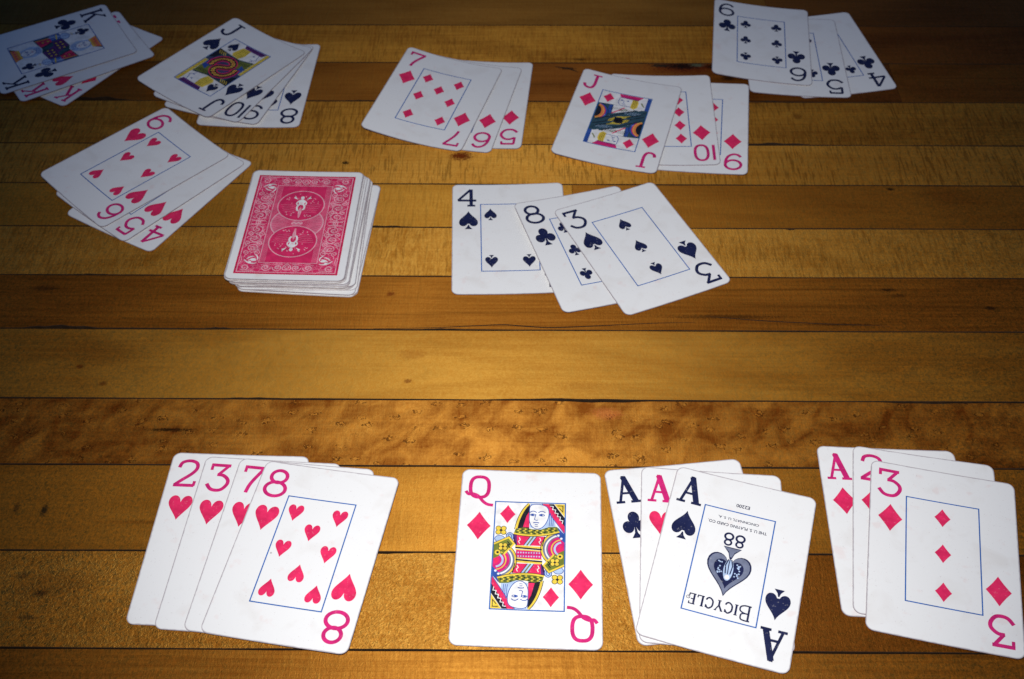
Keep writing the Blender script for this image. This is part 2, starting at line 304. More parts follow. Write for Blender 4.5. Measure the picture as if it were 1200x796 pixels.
def glyph(ch, w=1.72):
    """strokes in a +-1 box scaled to the corner index size"""
    SX, SY = 5.25, 7.2
    S = lambda P: [(x * SX, y * SY) for x, y in P]
    out = []
    def st(P, ww=w, closed=False): out.extend(ribbon(S(P), ww, closed))
    if ch == '8':
        st(ell(0, 0.50, 0.70, 0.47, 26), closed=True); st(ell(0, -0.45, 0.90, 0.53, 28), closed=True)
    elif ch == '3':
        st([(-0.80, 0.55), (-0.80, 0.98)], w * 0.8); st([(-0.92, 0.95), (0.80, 0.95)]); st([(0.66, 0.97), (-0.12, 0.20)], w * 0.9)
        st(smooth([(-0.2, 0.22), (0.35, 0.18), (0.82, -0.12), (0.86, -0.48), (0.5, -0.88), (0, -0.98), (-0.5, -0.88), (-0.90, -0.52)], 5))
    elif ch == '7':
        st([(-0.82, 0.55), (-0.82, 0.98)], w * 0.8); st([(-0.94, 0.95), (0.86, 0.95)]); st(smooth([(0.78, 0.95), (0.25, 0.2), (-0.1, -0.4), (-0.25, -1.0)], 5))
    elif ch == '2':
        st(smooth([(-0.80, 0.42), (-0.62, 0.82), (0, 0.97), (0.62, 0.82), (0.78, 0.42), (0.45, -0.02), (-0.25, -0.5), (-0.85, -0.93)], 5)); st([(-0.95, -0.94), (0.85, -0.94)]); st([(0.80, -0.98), (0.84, -0.6)], w * 0.8)
    elif ch == '4':
        st([(0.38, 0.98), (-0.98, -0.32)], w * 0.9); st([(-1.02, -0.34), (0.98, -0.34)]); st([(0.42, 1.0), (0.42, -0.95)], w * 1.15); st([(0.0, -0.95), (0.85, -0.95)], w * 0.9)
    elif ch == '5':
        st([(0.76, 0.62), (0.72, 0.98)], w * 0.8); st([(0.80, 0.95), (-0.72, 0.95)]); st([(-0.66, 0.98), (-0.70, 0.08)], w * 0.9)
        st(smooth([(-0.72, 0.10), (-0.2, 0.32), (0.4, 0.28), (0.86, -0.12), (0.86, -0.5), (0.5, -0.88), (0, -0.98), (-0.5, -0.9), (-0.92, -0.58)], 5))
    elif ch in '69':
        P1 = ell(0, -0.38, 0.86, 0.58, 28); P2 = smooth([(-0.86, -0.36), (-0.80, 0.2), (-0.5, 0.72), (0.05, 0.96), (0.55, 0.86), (0.82, 0.60)], 5)
        if ch == '9': P1 = [(-x, -y) for x, y in P1]; P2 = [(-x, -y) for x, y in P2]
        st(P1, closed=True); st(P2)
    elif ch == '10':
        st([(-1.02, 0.98), (-1.02, -0.98)]); st([(0.35 + 0.72 * math.copysign(abs(math.cos(t)) ** 0.8, math.cos(t)), 0.97 * math.copysign(abs(math.sin(t)) ** 0.8, math.sin(t))) for t in np.linspace(0, 2 * math.pi, 33)[:-1]], closed=True)
    elif ch == 'A':
        st([(-0.02, 0.99), (-0.70, -0.92)], w * 0.75); st([(-0.10, 0.99), (0.66, -0.92)], w * 1.55); st([(-0.5, -0.28), (0.40, -0.28)], w * 0.7)
        st([(-1.05, -0.94), (-0.30, -0.94)], w * 0.75); st([(0.22, -0.94), (1.08, -0.94)], w * 0.75); st([(-0.26, 0.98), (0.04, 0.98)], w * 0.6)
    elif ch == 'K':
        st([(-0.62, 0.95), (-0.62, -0.95)], w * 1.2); st([(0.66, 0.92), (-0.56, -0.10)], w * 0.75); st([(-0.12, 0.26), (0.72, -0.92)], w * 1.2)
        for a, b, y in ((-0.98, -0.26, 0.95), (-0.98, -0.26, -0.95), (0.36, 0.95, 0.95), (0.40, 1.05, -0.95)): st([(a, y), (b, y)], w * 0.75)
    elif ch == 'Q':
        st([(-0.02 + 0.80 * math.copysign(abs(math.cos(t)) ** 0.75, math.cos(t)), 0.24 + 0.78 * math.copysign(abs(math.sin(t)) ** 0.75, math.sin(t))) for t in np.linspace(0, 2 * math.pi, 37)[:-1]], closed=True)
        st(smooth([(-1.20, -0.10), (-0.95, -0.32), (-0.55, -0.30), (-0.1, -0.45), (0.35, -0.85), (0.75, -1.05), (1.22, -1.10)], 5), w * 0.9)
    elif ch == 'J':
        st(smooth([(0.28, 0.92), (0.28, 0.3), (0.26, -0.45), (0.05, -0.88), (-0.35, -0.98), (-0.78, -0.80), (-0.92, -0.45)], 5), w * 1.1); st([(-0.22, 0.95), (0.85, 0.95)], w * 0.8)
    return out

# ------------------------------------------------------------------ inks and paper
def paper():
    m, nt, bs = new_mat('card_paper')
    tc = nd(nt, 'ShaderNodeTexCoord').outputs['Object']
    oi = nd(nt, 'ShaderNodeObjectInfo').outputs['Random']
    cx = nd(nt, 'ShaderNodeCombineXYZ'); nt.links.new(mth(nt, 'MULTIPLY', oi, 37.0), cx.inputs[2])
    ad = nd(nt, 'ShaderNodeVectorMath', operation='MULTIPLY_ADD'); nt.links.new(tc, ad.inputs[0]); ad.inputs[1].default_value = (1, 1, 0); nt.links.new(cx.outputs[0], ad.inputs[2])
    v = ad.outputs[0]
    n1 = noise(nt, vmul(nt, v, (70, 70, 1)), 4, 0.5)
    n2 = noise(nt, vmul(nt, v, (160, 160, 1), (7, 3, 5)), 3)
    n3 = noise(nt, vmul(nt, v, (1300, 1300, 1), (1, 2, 9)), 2)
    col = mix(nt, rng(nt, n1, 0.54, 0.74, 0, 0.5), (0.80, 0.795, 0.785), (0.70, 0.67, 0.64))
    col = mix(nt, rng(nt, n2, 0.61, 0.76, 0, 0.32, True), col, (0.76, 0.57, 0.54))
    col = mix(nt, rng(nt, n3, 0.67, 0.77, 0, 0.5, True), col, (0.48, 0.42, 0.42))
    vo = nd(nt, 'ShaderNodeTexVoronoi'); nt.links.new(vmul(nt, v, (75, 75, 1)), vo.inputs['Vector']); vo.inputs['Scale'].default_value = 1
    kp = rng(nt, nd_sep(nt, vo.outputs['Color']), 0.90, 0.91)
    col = mix(nt, mth(nt, 'MULTIPLY', rng(nt, vo.outputs['Distance'], 0.02, 0.05, 0.8, 0), kp), col, (0.18, 0.14, 0.14))
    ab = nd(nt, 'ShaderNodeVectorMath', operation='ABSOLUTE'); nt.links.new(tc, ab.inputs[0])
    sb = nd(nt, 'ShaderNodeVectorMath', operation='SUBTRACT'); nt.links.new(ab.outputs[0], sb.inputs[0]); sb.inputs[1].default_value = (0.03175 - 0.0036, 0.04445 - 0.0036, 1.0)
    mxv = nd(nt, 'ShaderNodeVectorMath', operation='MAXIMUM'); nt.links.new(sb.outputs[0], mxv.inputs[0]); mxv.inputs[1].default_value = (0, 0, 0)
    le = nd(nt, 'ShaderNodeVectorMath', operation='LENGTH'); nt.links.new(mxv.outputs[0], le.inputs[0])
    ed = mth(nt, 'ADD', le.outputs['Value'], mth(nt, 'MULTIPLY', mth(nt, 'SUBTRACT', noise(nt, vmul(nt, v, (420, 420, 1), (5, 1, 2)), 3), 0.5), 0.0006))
    col = mix(nt, rng(nt, ed, 0.0036 - 0.00070, 0.0036 - 0.0001, 0, 0.78, True), col, (0.30, 0.25, 0.28))   # worn edge, with the thin shadow line round each card painted in
    nt.links.new(col, bs.inputs['Base Color'])
    bs.inputs['Roughness'].default_value = 0.48; bs.inputs['Specular IOR Level'].default_value = 0.35
    bp = nd(nt, 'ShaderNodeBump'); bp.inputs['Strength'].default_value = 0.10; bp.inputs['Distance'].default_value = 0.0004
    nt.links.new(noise(nt, vmul(nt, v, (60, 60, 1), (3, 8, 1)), 3), bp.inputs['Height']); nt.links.new(bp.outputs[0], bs.inputs['Normal'])
    return m
def ink(name, col, wear=0.35):
    m, nt, bs = new_mat(name)
    tc = nd(nt, 'ShaderNodeTexCoord').outputs['Object']
    n = noise(nt, vmul(nt, tc, (900, 900, 900)), 4, 0.4); n2 = noise(nt, vmul(nt, tc, (260, 260, 260)), 3)
    c = mix(nt, rng(nt, n2, 0.35, 0.7), tuple(x * 0.85 for x in col), tuple(min(1, x * 1.12 + 0.004) for x in col))
    c = mix(nt, rng(nt, n, 0.60, 0.78, 0, wear, True), c, (0.62, 0.60, 0.58))
    nt.links.new(c, bs.inputs['Base Color']); bs.inputs['Roughness'].default_value = 0.5; bs.inputs['Specular IOR Level'].default_value = 0.3
    return m
PAPER = paper(); RIM = simple_mat('card_rim_grime_shade', (0.22, 0.17, 0.20), 0.8, 0.1); RIM2 = simple_mat('pile_rim', (0.52, 0.49, 0.48), 0.8, 0.1)  # first rim colour holds edge dirt plus painted shadow lines between cards
M = {'r': ink('ink_crimson', (0.74, 0.022, 0.110), 0.22), 'm': ink('ink_magenta_red', (0.60, 0.016, 0.165), 0.12), 'n': ink('ink_navy', (0.009, 0.013, 0.060), 0.30),
     'b': ink('ink_frame_blue', (0.030, 0.13, 0.42), 0.15), 'y': ink('ink_yellow', (0.78, 0.56, 0.06), 0.1), 'k': ink('ink_black', (0.012, 0.012, 0.02), 0.1),
     'o': ink('ink_orange', (0.75, 0.25, 0.05), 0.1), 'g': ink('ink_olive', (0.16, 0.19, 0.025), 0.1), 't': ink('ink_teal', (0.030, 0.075, 0.105), 0.15), 'u': ink('ink_court_blue', (0.03, 0.08, 0.34), 0.15),
     'l': ink('ink_pale_blue', (0.42, 0.54, 0.74), 0.1), 'w': ink('print_white', (0.80, 0.79, 0.78), 0.0), 'p': ink('ink_purple', (0.11, 0.025, 0.16), 0.1), 'e': ink('ink_grey_blue', (0.16, 0.18, 0.26), 0.3),
     'B': ink('back_crimson', (0.66, 0.024, 0.115), 0.06), 'C': ink('back_rose', (0.74, 0.17, 0.27), 0.08), 'D': ink('back_deep_crimson', (0.58, 0.008, 0.065), 0.05), 'P': ink('back_pale_line', (0.80, 0.42, 0.48), 0.05)}

# ------------------------------------------------------------------ one card
MM = 0.001
CW, CH, CT, CR = 63.5, 88.9, 0.30, 3.6
NX = 14
COLS = [-CW / 2 + CW * i / NX for i in range(NX + 1)]
class Card:
    def __init__(s, x, y, deg, bow=0.0, zero=0.0):
        s.x, s.y, s.a, s.bow = x, y, R(deg), bow
        s.h = 0.0; s.ta = s.tb = 0.0                      # rest height and tilt, in local u and v
        s.zc = [bow * (u / (CW / 2)) ** 2 for u in COLS]
        s.bend = 0.0
    def z(s, u, v):                                       # underside height (m) for u, v in mm; numpy friendly
        return s.h + s.ta * u + s.tb * v + np.interp(u, COLS, s.zc)
    def to_local(s, P):
        c, q = math.cos(s.a), math.sin(s.a); dx, dy = (P[:, 0] - s.x) / MM, (P[:, 1] - s.y) / MM
        return c * dx + q * dy, -q * dx + c * dy
    def to_world(s, u, v):
        c, q = math.cos(s.a), math.sin(s.a)
        return np.stack([s.x + (c * u - q * v) * MM, s.y + (q * u + c * v) * MM], 1)
def inside(u, v, pad=0.0): return (np.abs(u) <= CW / 2 - pad) & (np.abs(v) <= CH / 2 - pad)
GU, GV = [a.ravel() for a in np.meshgrid(np.linspace(-CW / 2, CW / 2, 27), np.linspace(-CH / 2, CH / 2, 37))]
LAID = []
def rest(c):
    """lay the card down: lowest centre of gravity that touches nothing from above"""
    P = c.to_world(GU, GV); need = np.zeros(len(GU)); U, Vv = GU, GV
    us, vs_, ns = [GU], [GV], [need]
    for o in LAID:
        u, v = o.to_local(P); m = inside(u, v)
        if m.any(): us.append(GU[m]); vs_.append(GV[m]); ns.append(o.z(u[m], v[m]) + CT * MM)
        Q = o.to_world(GU, GV); u, v = c.to_local(Q); m = inside(u, v)
        if m.any(): us.append(u[m]); vs_.append(v[m]); ns.append(o.z(GU[m], GV[m]) + CT * MM)
    U = np.concatenate(us); Vv = np.concatenate(vs_); Nn = np.concatenate(ns) - np.interp(U, COLS, c.zc)
    a = b = 0.0; best = Nn.max(); step = 4e-5
    while step > 2e-8:
        moved = False
        for da, db in ((1, 0), (-1, 0), (0, 1), (0, -1), (1, 1), (1, -1), (-1, 1), (-1, -1)):
            A, B = a + da * step, b + db * step
            f = (Nn - A * U - B * Vv).max()
            if f < best - 1e-10: a, b, best, moved = A, B, f, True
        if not moved: step *= 0.5
    c.ta, c.tb, c.h = a, b, best + 2e-5
    LAID.append(c)

def row_list():
    ys = []
    for k in range(6):
        ys.append(-CH / 2 + CR * (1 - math.cos(k / 5 * math.pi / 2)))
    mid = np.linspace(-CH / 2 + CR, CH / 2 - CR, 9)[1:-1].tolist()
    return ys + mid + [-y for y in ys[::-1]]
def card_mesh(c, edge_jit):
    rows = row_list(); verts, faces, mats = [], [], []
    for lay in (0, 1):
        for v in rows:
            d = abs(v) - (CH / 2 - CR)
            hw = CW / 2 - (CR - math.sqrt(max(0, CR * CR - d * d)) if d > 0 else 0)
            for u0 in COLS:
                u = u0 if d <= 0 else max(-hw, min(hw, u0)) if abs(u0) < CW / 2 - CR - 1 else math.copysign(1, u0) * (CW / 2 - CR - 1 + (abs(u0) - (CW / 2 - CR - 1)) * (hw - (CW / 2 - CR - 1)) / (CR + 1)) if hw > CW / 2 - CR - 1 else u0
                z = float(c.z(u, v)) + lay * CT * MM
                verts.append((u * MM, v * MM, z))
    nx, ny = NX + 1, len(rows); off = nx * ny
    for j in range(ny - 1):
        for i in range(NX):
            a, b, d, e = j * nx + i, j * nx + i + 1, (j + 1) * nx + i + 1, (j + 1) * nx + i
            faces.append((off + a, off + b, off + d, off + e)); mats.append(0)
            faces.append((e, d, b, a)); mats.append(0)
    ring = [i for i in range(nx)] + [j * nx + nx - 1 for j in range(1, ny)] + [(ny - 1) * nx + i for i in range(nx - 2, -1, -1)] + [j * nx for j in range(ny - 2, 0, -1)]
    for k in range(len(ring)):
        a, b = ring[k], ring[(k + 1) % len(ring)]
        faces.append((a, b, off + b, off + a)); mats.append(1)
    me = bpy.data.meshes.new('playing_card'); me.from_pydata(verts, [], faces)
    me.polygons.foreach_set('material_index', mats)
    for i, p in enumerate(me.polygons): p.use_smooth = mats[i] == 0
    me.update()
    nv = len(verts) // 2; rs_ = set(ring); at = me.attributes.new('sharp_edge', 'BOOLEAN', 'EDGE')
    for e in me.edges:
        v0, v1 = e.vertices
        if (v0 % nv in rs_) and (v1 % nv in rs_): at.data[e.index].value = True
    return me
def decal(name, c, parent, items):
    """items: (polys, ink key, layer); prints on the card, following its bend"""
    bm = bmesh.new(); keys = []; cnt = 0
    for polys, key, lay in items:
        if key not in keys: keys.append(key)
        mi = keys.index(key)
        for p in polys:
            A = sum(p[i][0] * p[(i + 1) % len(p)][1] - p[(i + 1) % len(p)][0] * p[i][1] for i in range(len(p)))
            if abs(A) < 1e-6: continue
            if A < 0: p = p[::-1]
            cnt += 1; lz = lay + 0.55 * ((cnt * 0.618034) % 1.0)          # overlapping strokes never share a plane
            vv = [bm.verts.new((x, y, lz)) for x, y in p]
            tris = [range(len(p))] if len(p) <= 4 else tessellate_polygon([[Vector((x, y, 0)) for x, y in p]])
            for t in tris:
                f = bm.faces.new([vv[i] for i in t]); f.material_index = mi
    if c.bow:
        xs = [v.co.x for v in bm.verts]; lo, hi = min(xs), max(xs)
        for u in COLS:
            if lo + 1e-4 < u < hi - 1e-4:
                bmesh.ops.bisect_plane(bm, geom=bm.verts[:] + bm.edges[:] + bm.faces[:], dist=1e-5, plane_co=(u, 0, 0), plane_no=(1, 0, 0))
    for v in bm.verts:
        v.co = (v.co.x * MM, v.co.y * MM, float(c.z(v.co.x, v.co.y)) + (CT + 0.022 + 0.016 * v.co.z) * MM)
    me = bpy.data.meshes.new(name); bm.to_mesh(me); bm.free()
    for p in me.polygons:
        if p.normal.z < 0: p.flip()
    return link(name, me, parent, [M[k] for k in keys])

COLX, ROWY = 10.2, 19.4
PATT = {2: [(0, 1), (0, -1)], 3: [(0, 1), (0, 0), (0, -1)], 4: [(-1, 1), (1, 1), (-1, -1), (1, -1)]}
PATT[5] = PATT[4] + [(0, 0)]; PATT[6] = PATT[4] + [(-1, 0), (1, 0)]; PATT[7] = PATT[6] + [(0, 0.5)]; PATT[8] = PATT[7] + [(0, -0.55)]
PATT[9] = [(sx, y) for sx in (-1, 1) for y in (1, 0.34, -0.34, -1)] + [(0, 0)]
PATT[10] = [(sx, y) for sx in (-1, 1) for y in (1, 0.34, -0.34, -1)] + [(0, 0.67), (0, -0.67)]

def turn(items): return [([[(-x, -y) for x, y in p] for p in polys], k, l) for polys, k, l in items]

# ---- court pictures: named pieces for the upper half; the lower half is the same turned round
def flower(x, y, s=1.0, L=3):
    return [([ell(x + dx * s, y + dy * s, 1.15 * s, 1.15 * s, 10) for dx, dy in ((-1, -0.9), (1, -0.9), (-1, 0.9), (1, 0.9))], 'k', L), ([ell(x + dx * s, y + dy * s, 0.9 * s, 0.9 * s, 10) for dx, dy in ((-1, -0.9), (1, -0.9), (-1, 0.9), (1, 0.9))], 'y', L + 1), ([ell(x, y, 0.5 * s, 0.5 * s, 8)], 'k', L + 2)]
def face(x, y, rx, ry, ln='u', look=-1):
    it = [([ell(x, y, rx + 0.3, ry + 0.3, 24)], ln, 4), ([ell(x, y, rx, ry, 24)], 'w', 5)]
    for sx in (-0.42, 0.42):
        it += [(ribbon(bez((x + (sx - 0.28) * rx, y + 0.22 * ry), (x + sx * rx, y + 0.38 * ry), (x + (sx + 0.28) * rx, y + 0.22 * ry), n=5), 0.4), ln, 6),
               ([ell(x + sx * rx + look * 0.2, y + 0.08 * ry, 0.22 * rx, 0.10 * ry, 10)], ln, 6)]
    it += [(ribbon([(x + look * 0.05 * rx, y + 0.15 * ry), (x + look * 0.22 * rx, y - 0.28 * ry), (x, y - 0.30 * ry)], 0.32), ln, 6),
           (ribbon(bez((x - 0.3 * rx, y - 0.52 * ry), (x, y - 0.60 * ry), (x + 0.3 * rx, y - 0.52 * ry), n=4), 0.4), 'm', 6),
           (ribbon([(x - 0.15 * rx, y - 0.74 * ry), (x + 0.15 * rx, y - 0.74 * ry)], 0.3), ln, 6)]
    return it
def queen():
    P = {}
    P['hair'] = [([[(0.0, 26.6), (7.2, 26.6), (11.0, 20.5), (11.5, 14.5), (6, 12.8), (0, 14)]], 'l', 1)] + [(ribbon(bez((8.2 + k * 0.8, 23 - k), (9.2 + k * 0.7, 19), (8.6 + k * 0.8, 15), n=6), 0.28), 'u', 2) for k in range(3)] + [(ribbon(bez((0.4 + k * 1.6, 26.2), (1.5 + k * 1.6, 25.2), (3.4 + k * 1.5, 26.2), n=5), 0.25), 'u', 2) for k in range(3)]
    fo = smooth([(0.1, 25.4), (-0.3, 20.5), (-0.2, 17.2), (1.0, 14.4), (3.4, 13.2), (6.0, 14.6), (7.9, 18.2), (8.4, 22.4), (7.2, 25.2), (3.6, 26.3)], 4, True)
    P['face'] = [([fo], 'w', 4), (ribbon(fo, 0.35, True), 'u', 5)]
    for ex in (1.3, 5.2):
        P['face'] += [(ribbon(bez((ex - 1.5, 21.8), (ex, 23.4), (ex + 1.6, 21.9), n=6), 0.4), 'u', 6), (ribbon(bez((ex - 1.3, 20.6), (ex, 21.6), (ex + 1.4, 20.5), n=6), 0.35), 'u', 6), (ribbon(bez((ex - 1.2, 20.5), (ex, 19.7), (ex + 1.3, 20.4), n=6), 0.28), 'u', 6), ([ell(ex - 0.2, 20.5, 0.6, 0.55, 10)], 'u', 7)]
    P['face'] += [(ribbon([(2.6, 21.0), (2.0, 18.2), (2.9, 17.7), (3.6, 18.0)], 0.32), 'u', 6), (ribbon(bez((1.5, 16.4), (2.8, 16.9), (4.2, 16.4), n=5), 0.45), 'u', 6), (ribbon([(2.2, 15.6), (3.5, 15.6)], 0.35), 'u', 6), (ribbon(bez((2.2, 14.7), (2.9, 14.4), (3.6, 14.7), n=4), 0.28), 'u', 6)]
    P['veil'] = [([[(-0.2, 26.6), (-2.6, 23.5), (-4.6, 18.5), (-5.6, 13.2), (-0.2, 13.4)]], 'k', 1), ([[(-0.3, 22.5), (-1.6, 20), (-3.0, 14), (-0.3, 14)]], 'r', 2),
                 (ribbon(bez((-0.6, 26.6), (-4.6, 22), (-6.0, 12.8), n=8), 1.0), 'y', 2), (ribbon(bez((-1.1, 26.6), (-5.3, 22), (-6.7, 12.8), n=8), 0.3), 'k', 3)]
    P['hood'] = [([[(5.4, 26.7), (8.2, 26.7), (15.5, 14.8), (15.5, 11.2)]], 'r', 2), (ribbon([(5.2, 26.7), (15.5, 11.0)], 0.35), 'u', 3), ([[(8.2, 26.7), (10.6, 26.7), (15.5, 19.4), (15.5, 14.8)]], 'k', 2),
                 (ribbon([(9.2 + 0.55 * k + (0.5 if k % 2 else -0.3), 25.9 - 0.92 * k + (0.45 if k % 2 else -0.3)) for k in range(11)], 0.35), 'w', 3),
                 ([[(10.8, 26.7), (15.5, 26.7), (15.5, 19.8)]], 'y', 2), (ribbon([(12.2, 25.8), (14.6, 25.8), (14.6, 22.6), (13.0, 24.6)], 0.4), 'k', 3)]
    cb = [([[(-6.4, 12.6), (-3, 13.8), (1.5, 13.0), (5, 13.0), (8.5, 14.4), (12.2, 14.6), (13.0, 12.4), (9, 10.6), (4, 9.8), (-1, 10.0), (-6.8, 10.8)]], 'g', 6)]
    for k in range(14):
        for j in range(3):
            x = -5.6 + k * 1.28 + (0.6 if j % 2 else 0); y = 11.2 + j * 0.85 + (0.6 if k > 9 else 0) + (-0.5 if 4 < k < 10 else 0)
            cb.append(([[(x - 0.5, y), (x, y + 0.42), (x + 0.5, y), (x, y - 0.42)]], 'y' if (k + j) % 2 else 'k', 7))
    cb.append((ribbon(bez((-7.0, 10.6), (-1, 9.3), (5, 9.3), (13.2, 12.0), n=10), 0.8), 'y', 8)); cb.append((ribbon(bez((-7.0, 10.1), (-1, 8.8), (5, 8.8), (13.2, 11.5), n=10), 0.3), 'k', 9))
    P['collar'] = cb
    P['robe'] = [([[(-7.0, 10.2), (0, 9.2), (7, 9.4), (6.0, 4.6), (-5.6, 4.6)]], 'r', 1), ([[(-7.4, 10.2), (-5.6, 10.2), (-5.2, 4.6), (-6.6, 5.4)]], 'p', 2), ([[(0.4, 9.2), (3.2, 9.3), (0.4, 4.6), (-2.4, 4.6)]], 'l', 2), (ribbon([(0.4, 9.2), (-2.4, 4.6)], 0.3), 'k', 3), (ribbon([(3.2, 9.2), (0.4, 4.6)], 0.3), 'k', 3), (ribbon([(1.8, 9.2), (-1.0, 4.6)], 0.6), 'g', 3),
                 (ribbon([(-6.0, 4.2), (5.6, 3.6)], 0.9), 'y', 3), (ribbon([(-6.0, 3.4), (5.6, 2.7)], 0.8), 'k', 3), (ribbon([(-6.0, 2.5), (5.6, 1.9)], 0.5), 'y', 3), ([[(-5.6, 2.3), (5.6, 1.6), (5.6, 0.0), (-5.6, 0.0)]], 'm', 2)]
    P['robe'] += [([ell(-4.6 + 1.15 * k, 0.9, 0.32, 0.4, 8)], 'l', 3) for k in range(9)]
    P['robe'] += [(ribbon([(-7.2, 10.2), (-5.6, 4.4)], 0.4), 'k', 3), (ribbon([(6.8, 9.4), (5.8, 4.4)], 0.4), 'k', 3)] + [(ribbon([(x, 8.6), (x + 0.5, 7.4), (x - 0.3, 6.6), (x + 0.3, 5.4)], 0.35), 'w', 3) for x in (-4.4, 4.6)]
    P['sleeve'] = [([ell(14.6, 3.2, 9.2, 9.0, 28, 95, 265) + [(15.5, -4), (15.5, 11)]], 'e', 2), (ribbon(ell(14.6, 3.2, 9.0, 8.8, 28, 95, 262), 0.9), 'y', 3), (ribbon(ell(14.6, 3.2, 9.5, 9.3, 28, 95, 262), 0.3), 'k', 4), (ribbon(ell(14.6, 3.2, 7.4, 7.2, 26, 95, 262), 0.7), 'w', 4), ([ell(14.6, 3.2, 6.4, 6.4, 24, 95, 265) + [(15.5, -3), (15.5, 9)]], 'm', 4),
                   (ribbon(ell(14.6, 3.2, 4.8, 4.8, 18, 100, 255), 0.5), 'y', 5), (ribbon(ell(14.6, 3.2, 3.4, 3.4, 16, 100, 255), 0.9), 'l', 5), ([ell(14.8, 3.2, 2.0, 2.0, 14, 90, 270)], 'r', 5)]
    P['blue_band'] = [([[(9.8, 12.2), (12.6, 14.2), (15.5, 10.6), (15.5, 6.4)]], 'u', 5), ([ell(11.4 + 1.35 * k, 11.6 - 1.5 * k, 0.55, 0.55, 10) for k in range(3)], 'w', 6)]
    P['cuff'] = [([[(-15.5, 4.6), (-9.0, 8.2), (-6.8, 5.2), (-10.6, 0.0), (-15.5, -2.6)]], 'g', 5), (ribbon([(-15.5, 4.8), (-9.0, 8.4), (-6.6, 5.2), (-10.8, -0.2)], 0.8), 'y', 6), (ribbon([(-15.5, 5.4), (-8.8, 9.0), (-6.0, 5.2)], 0.3), 'k', 6), ([ell(-13.6, 0.6, 1.3, 1.3, 12)], 'y', 6), ([ell(-13.6, 0.6, 0.6, 0.6, 8)], 'k', 7), (ribbon([(-9.6, 6.4), (-8.4, 4.8), (-9.4, 4.6), (-8.2, 3.0)], 0.45), 'k', 7)] + flower(-11.4, 3.6, 0.95, 8)
    P['hand'] = [([ell(-13.0, 7.6, 2.2, 1.7, 14)], 'l', 3), (ribbon(ell(-13.0, 7.6, 2.2, 1.7, 14), 0.3, True), 'u', 4), ([ell(-8.6, 8.8, 1.6, 2.2, 14)], 'l', 3), (ribbon(ell(-8.6, 8.8, 1.6, 2.2, 14), 0.35, True), 'u', 4), (ribbon(ell(-8.6, 8.8, 0.8, 1.4, 12), 0.35, True), 'u', 4)]
    P['flower'] = flower(-12.6, 12.0, 1.15) + [(ribbon([(-11.6, 11), (-9.6, 9.6)], 0.35), 'g', 3)]
    return P, (-10.0, 20.6)
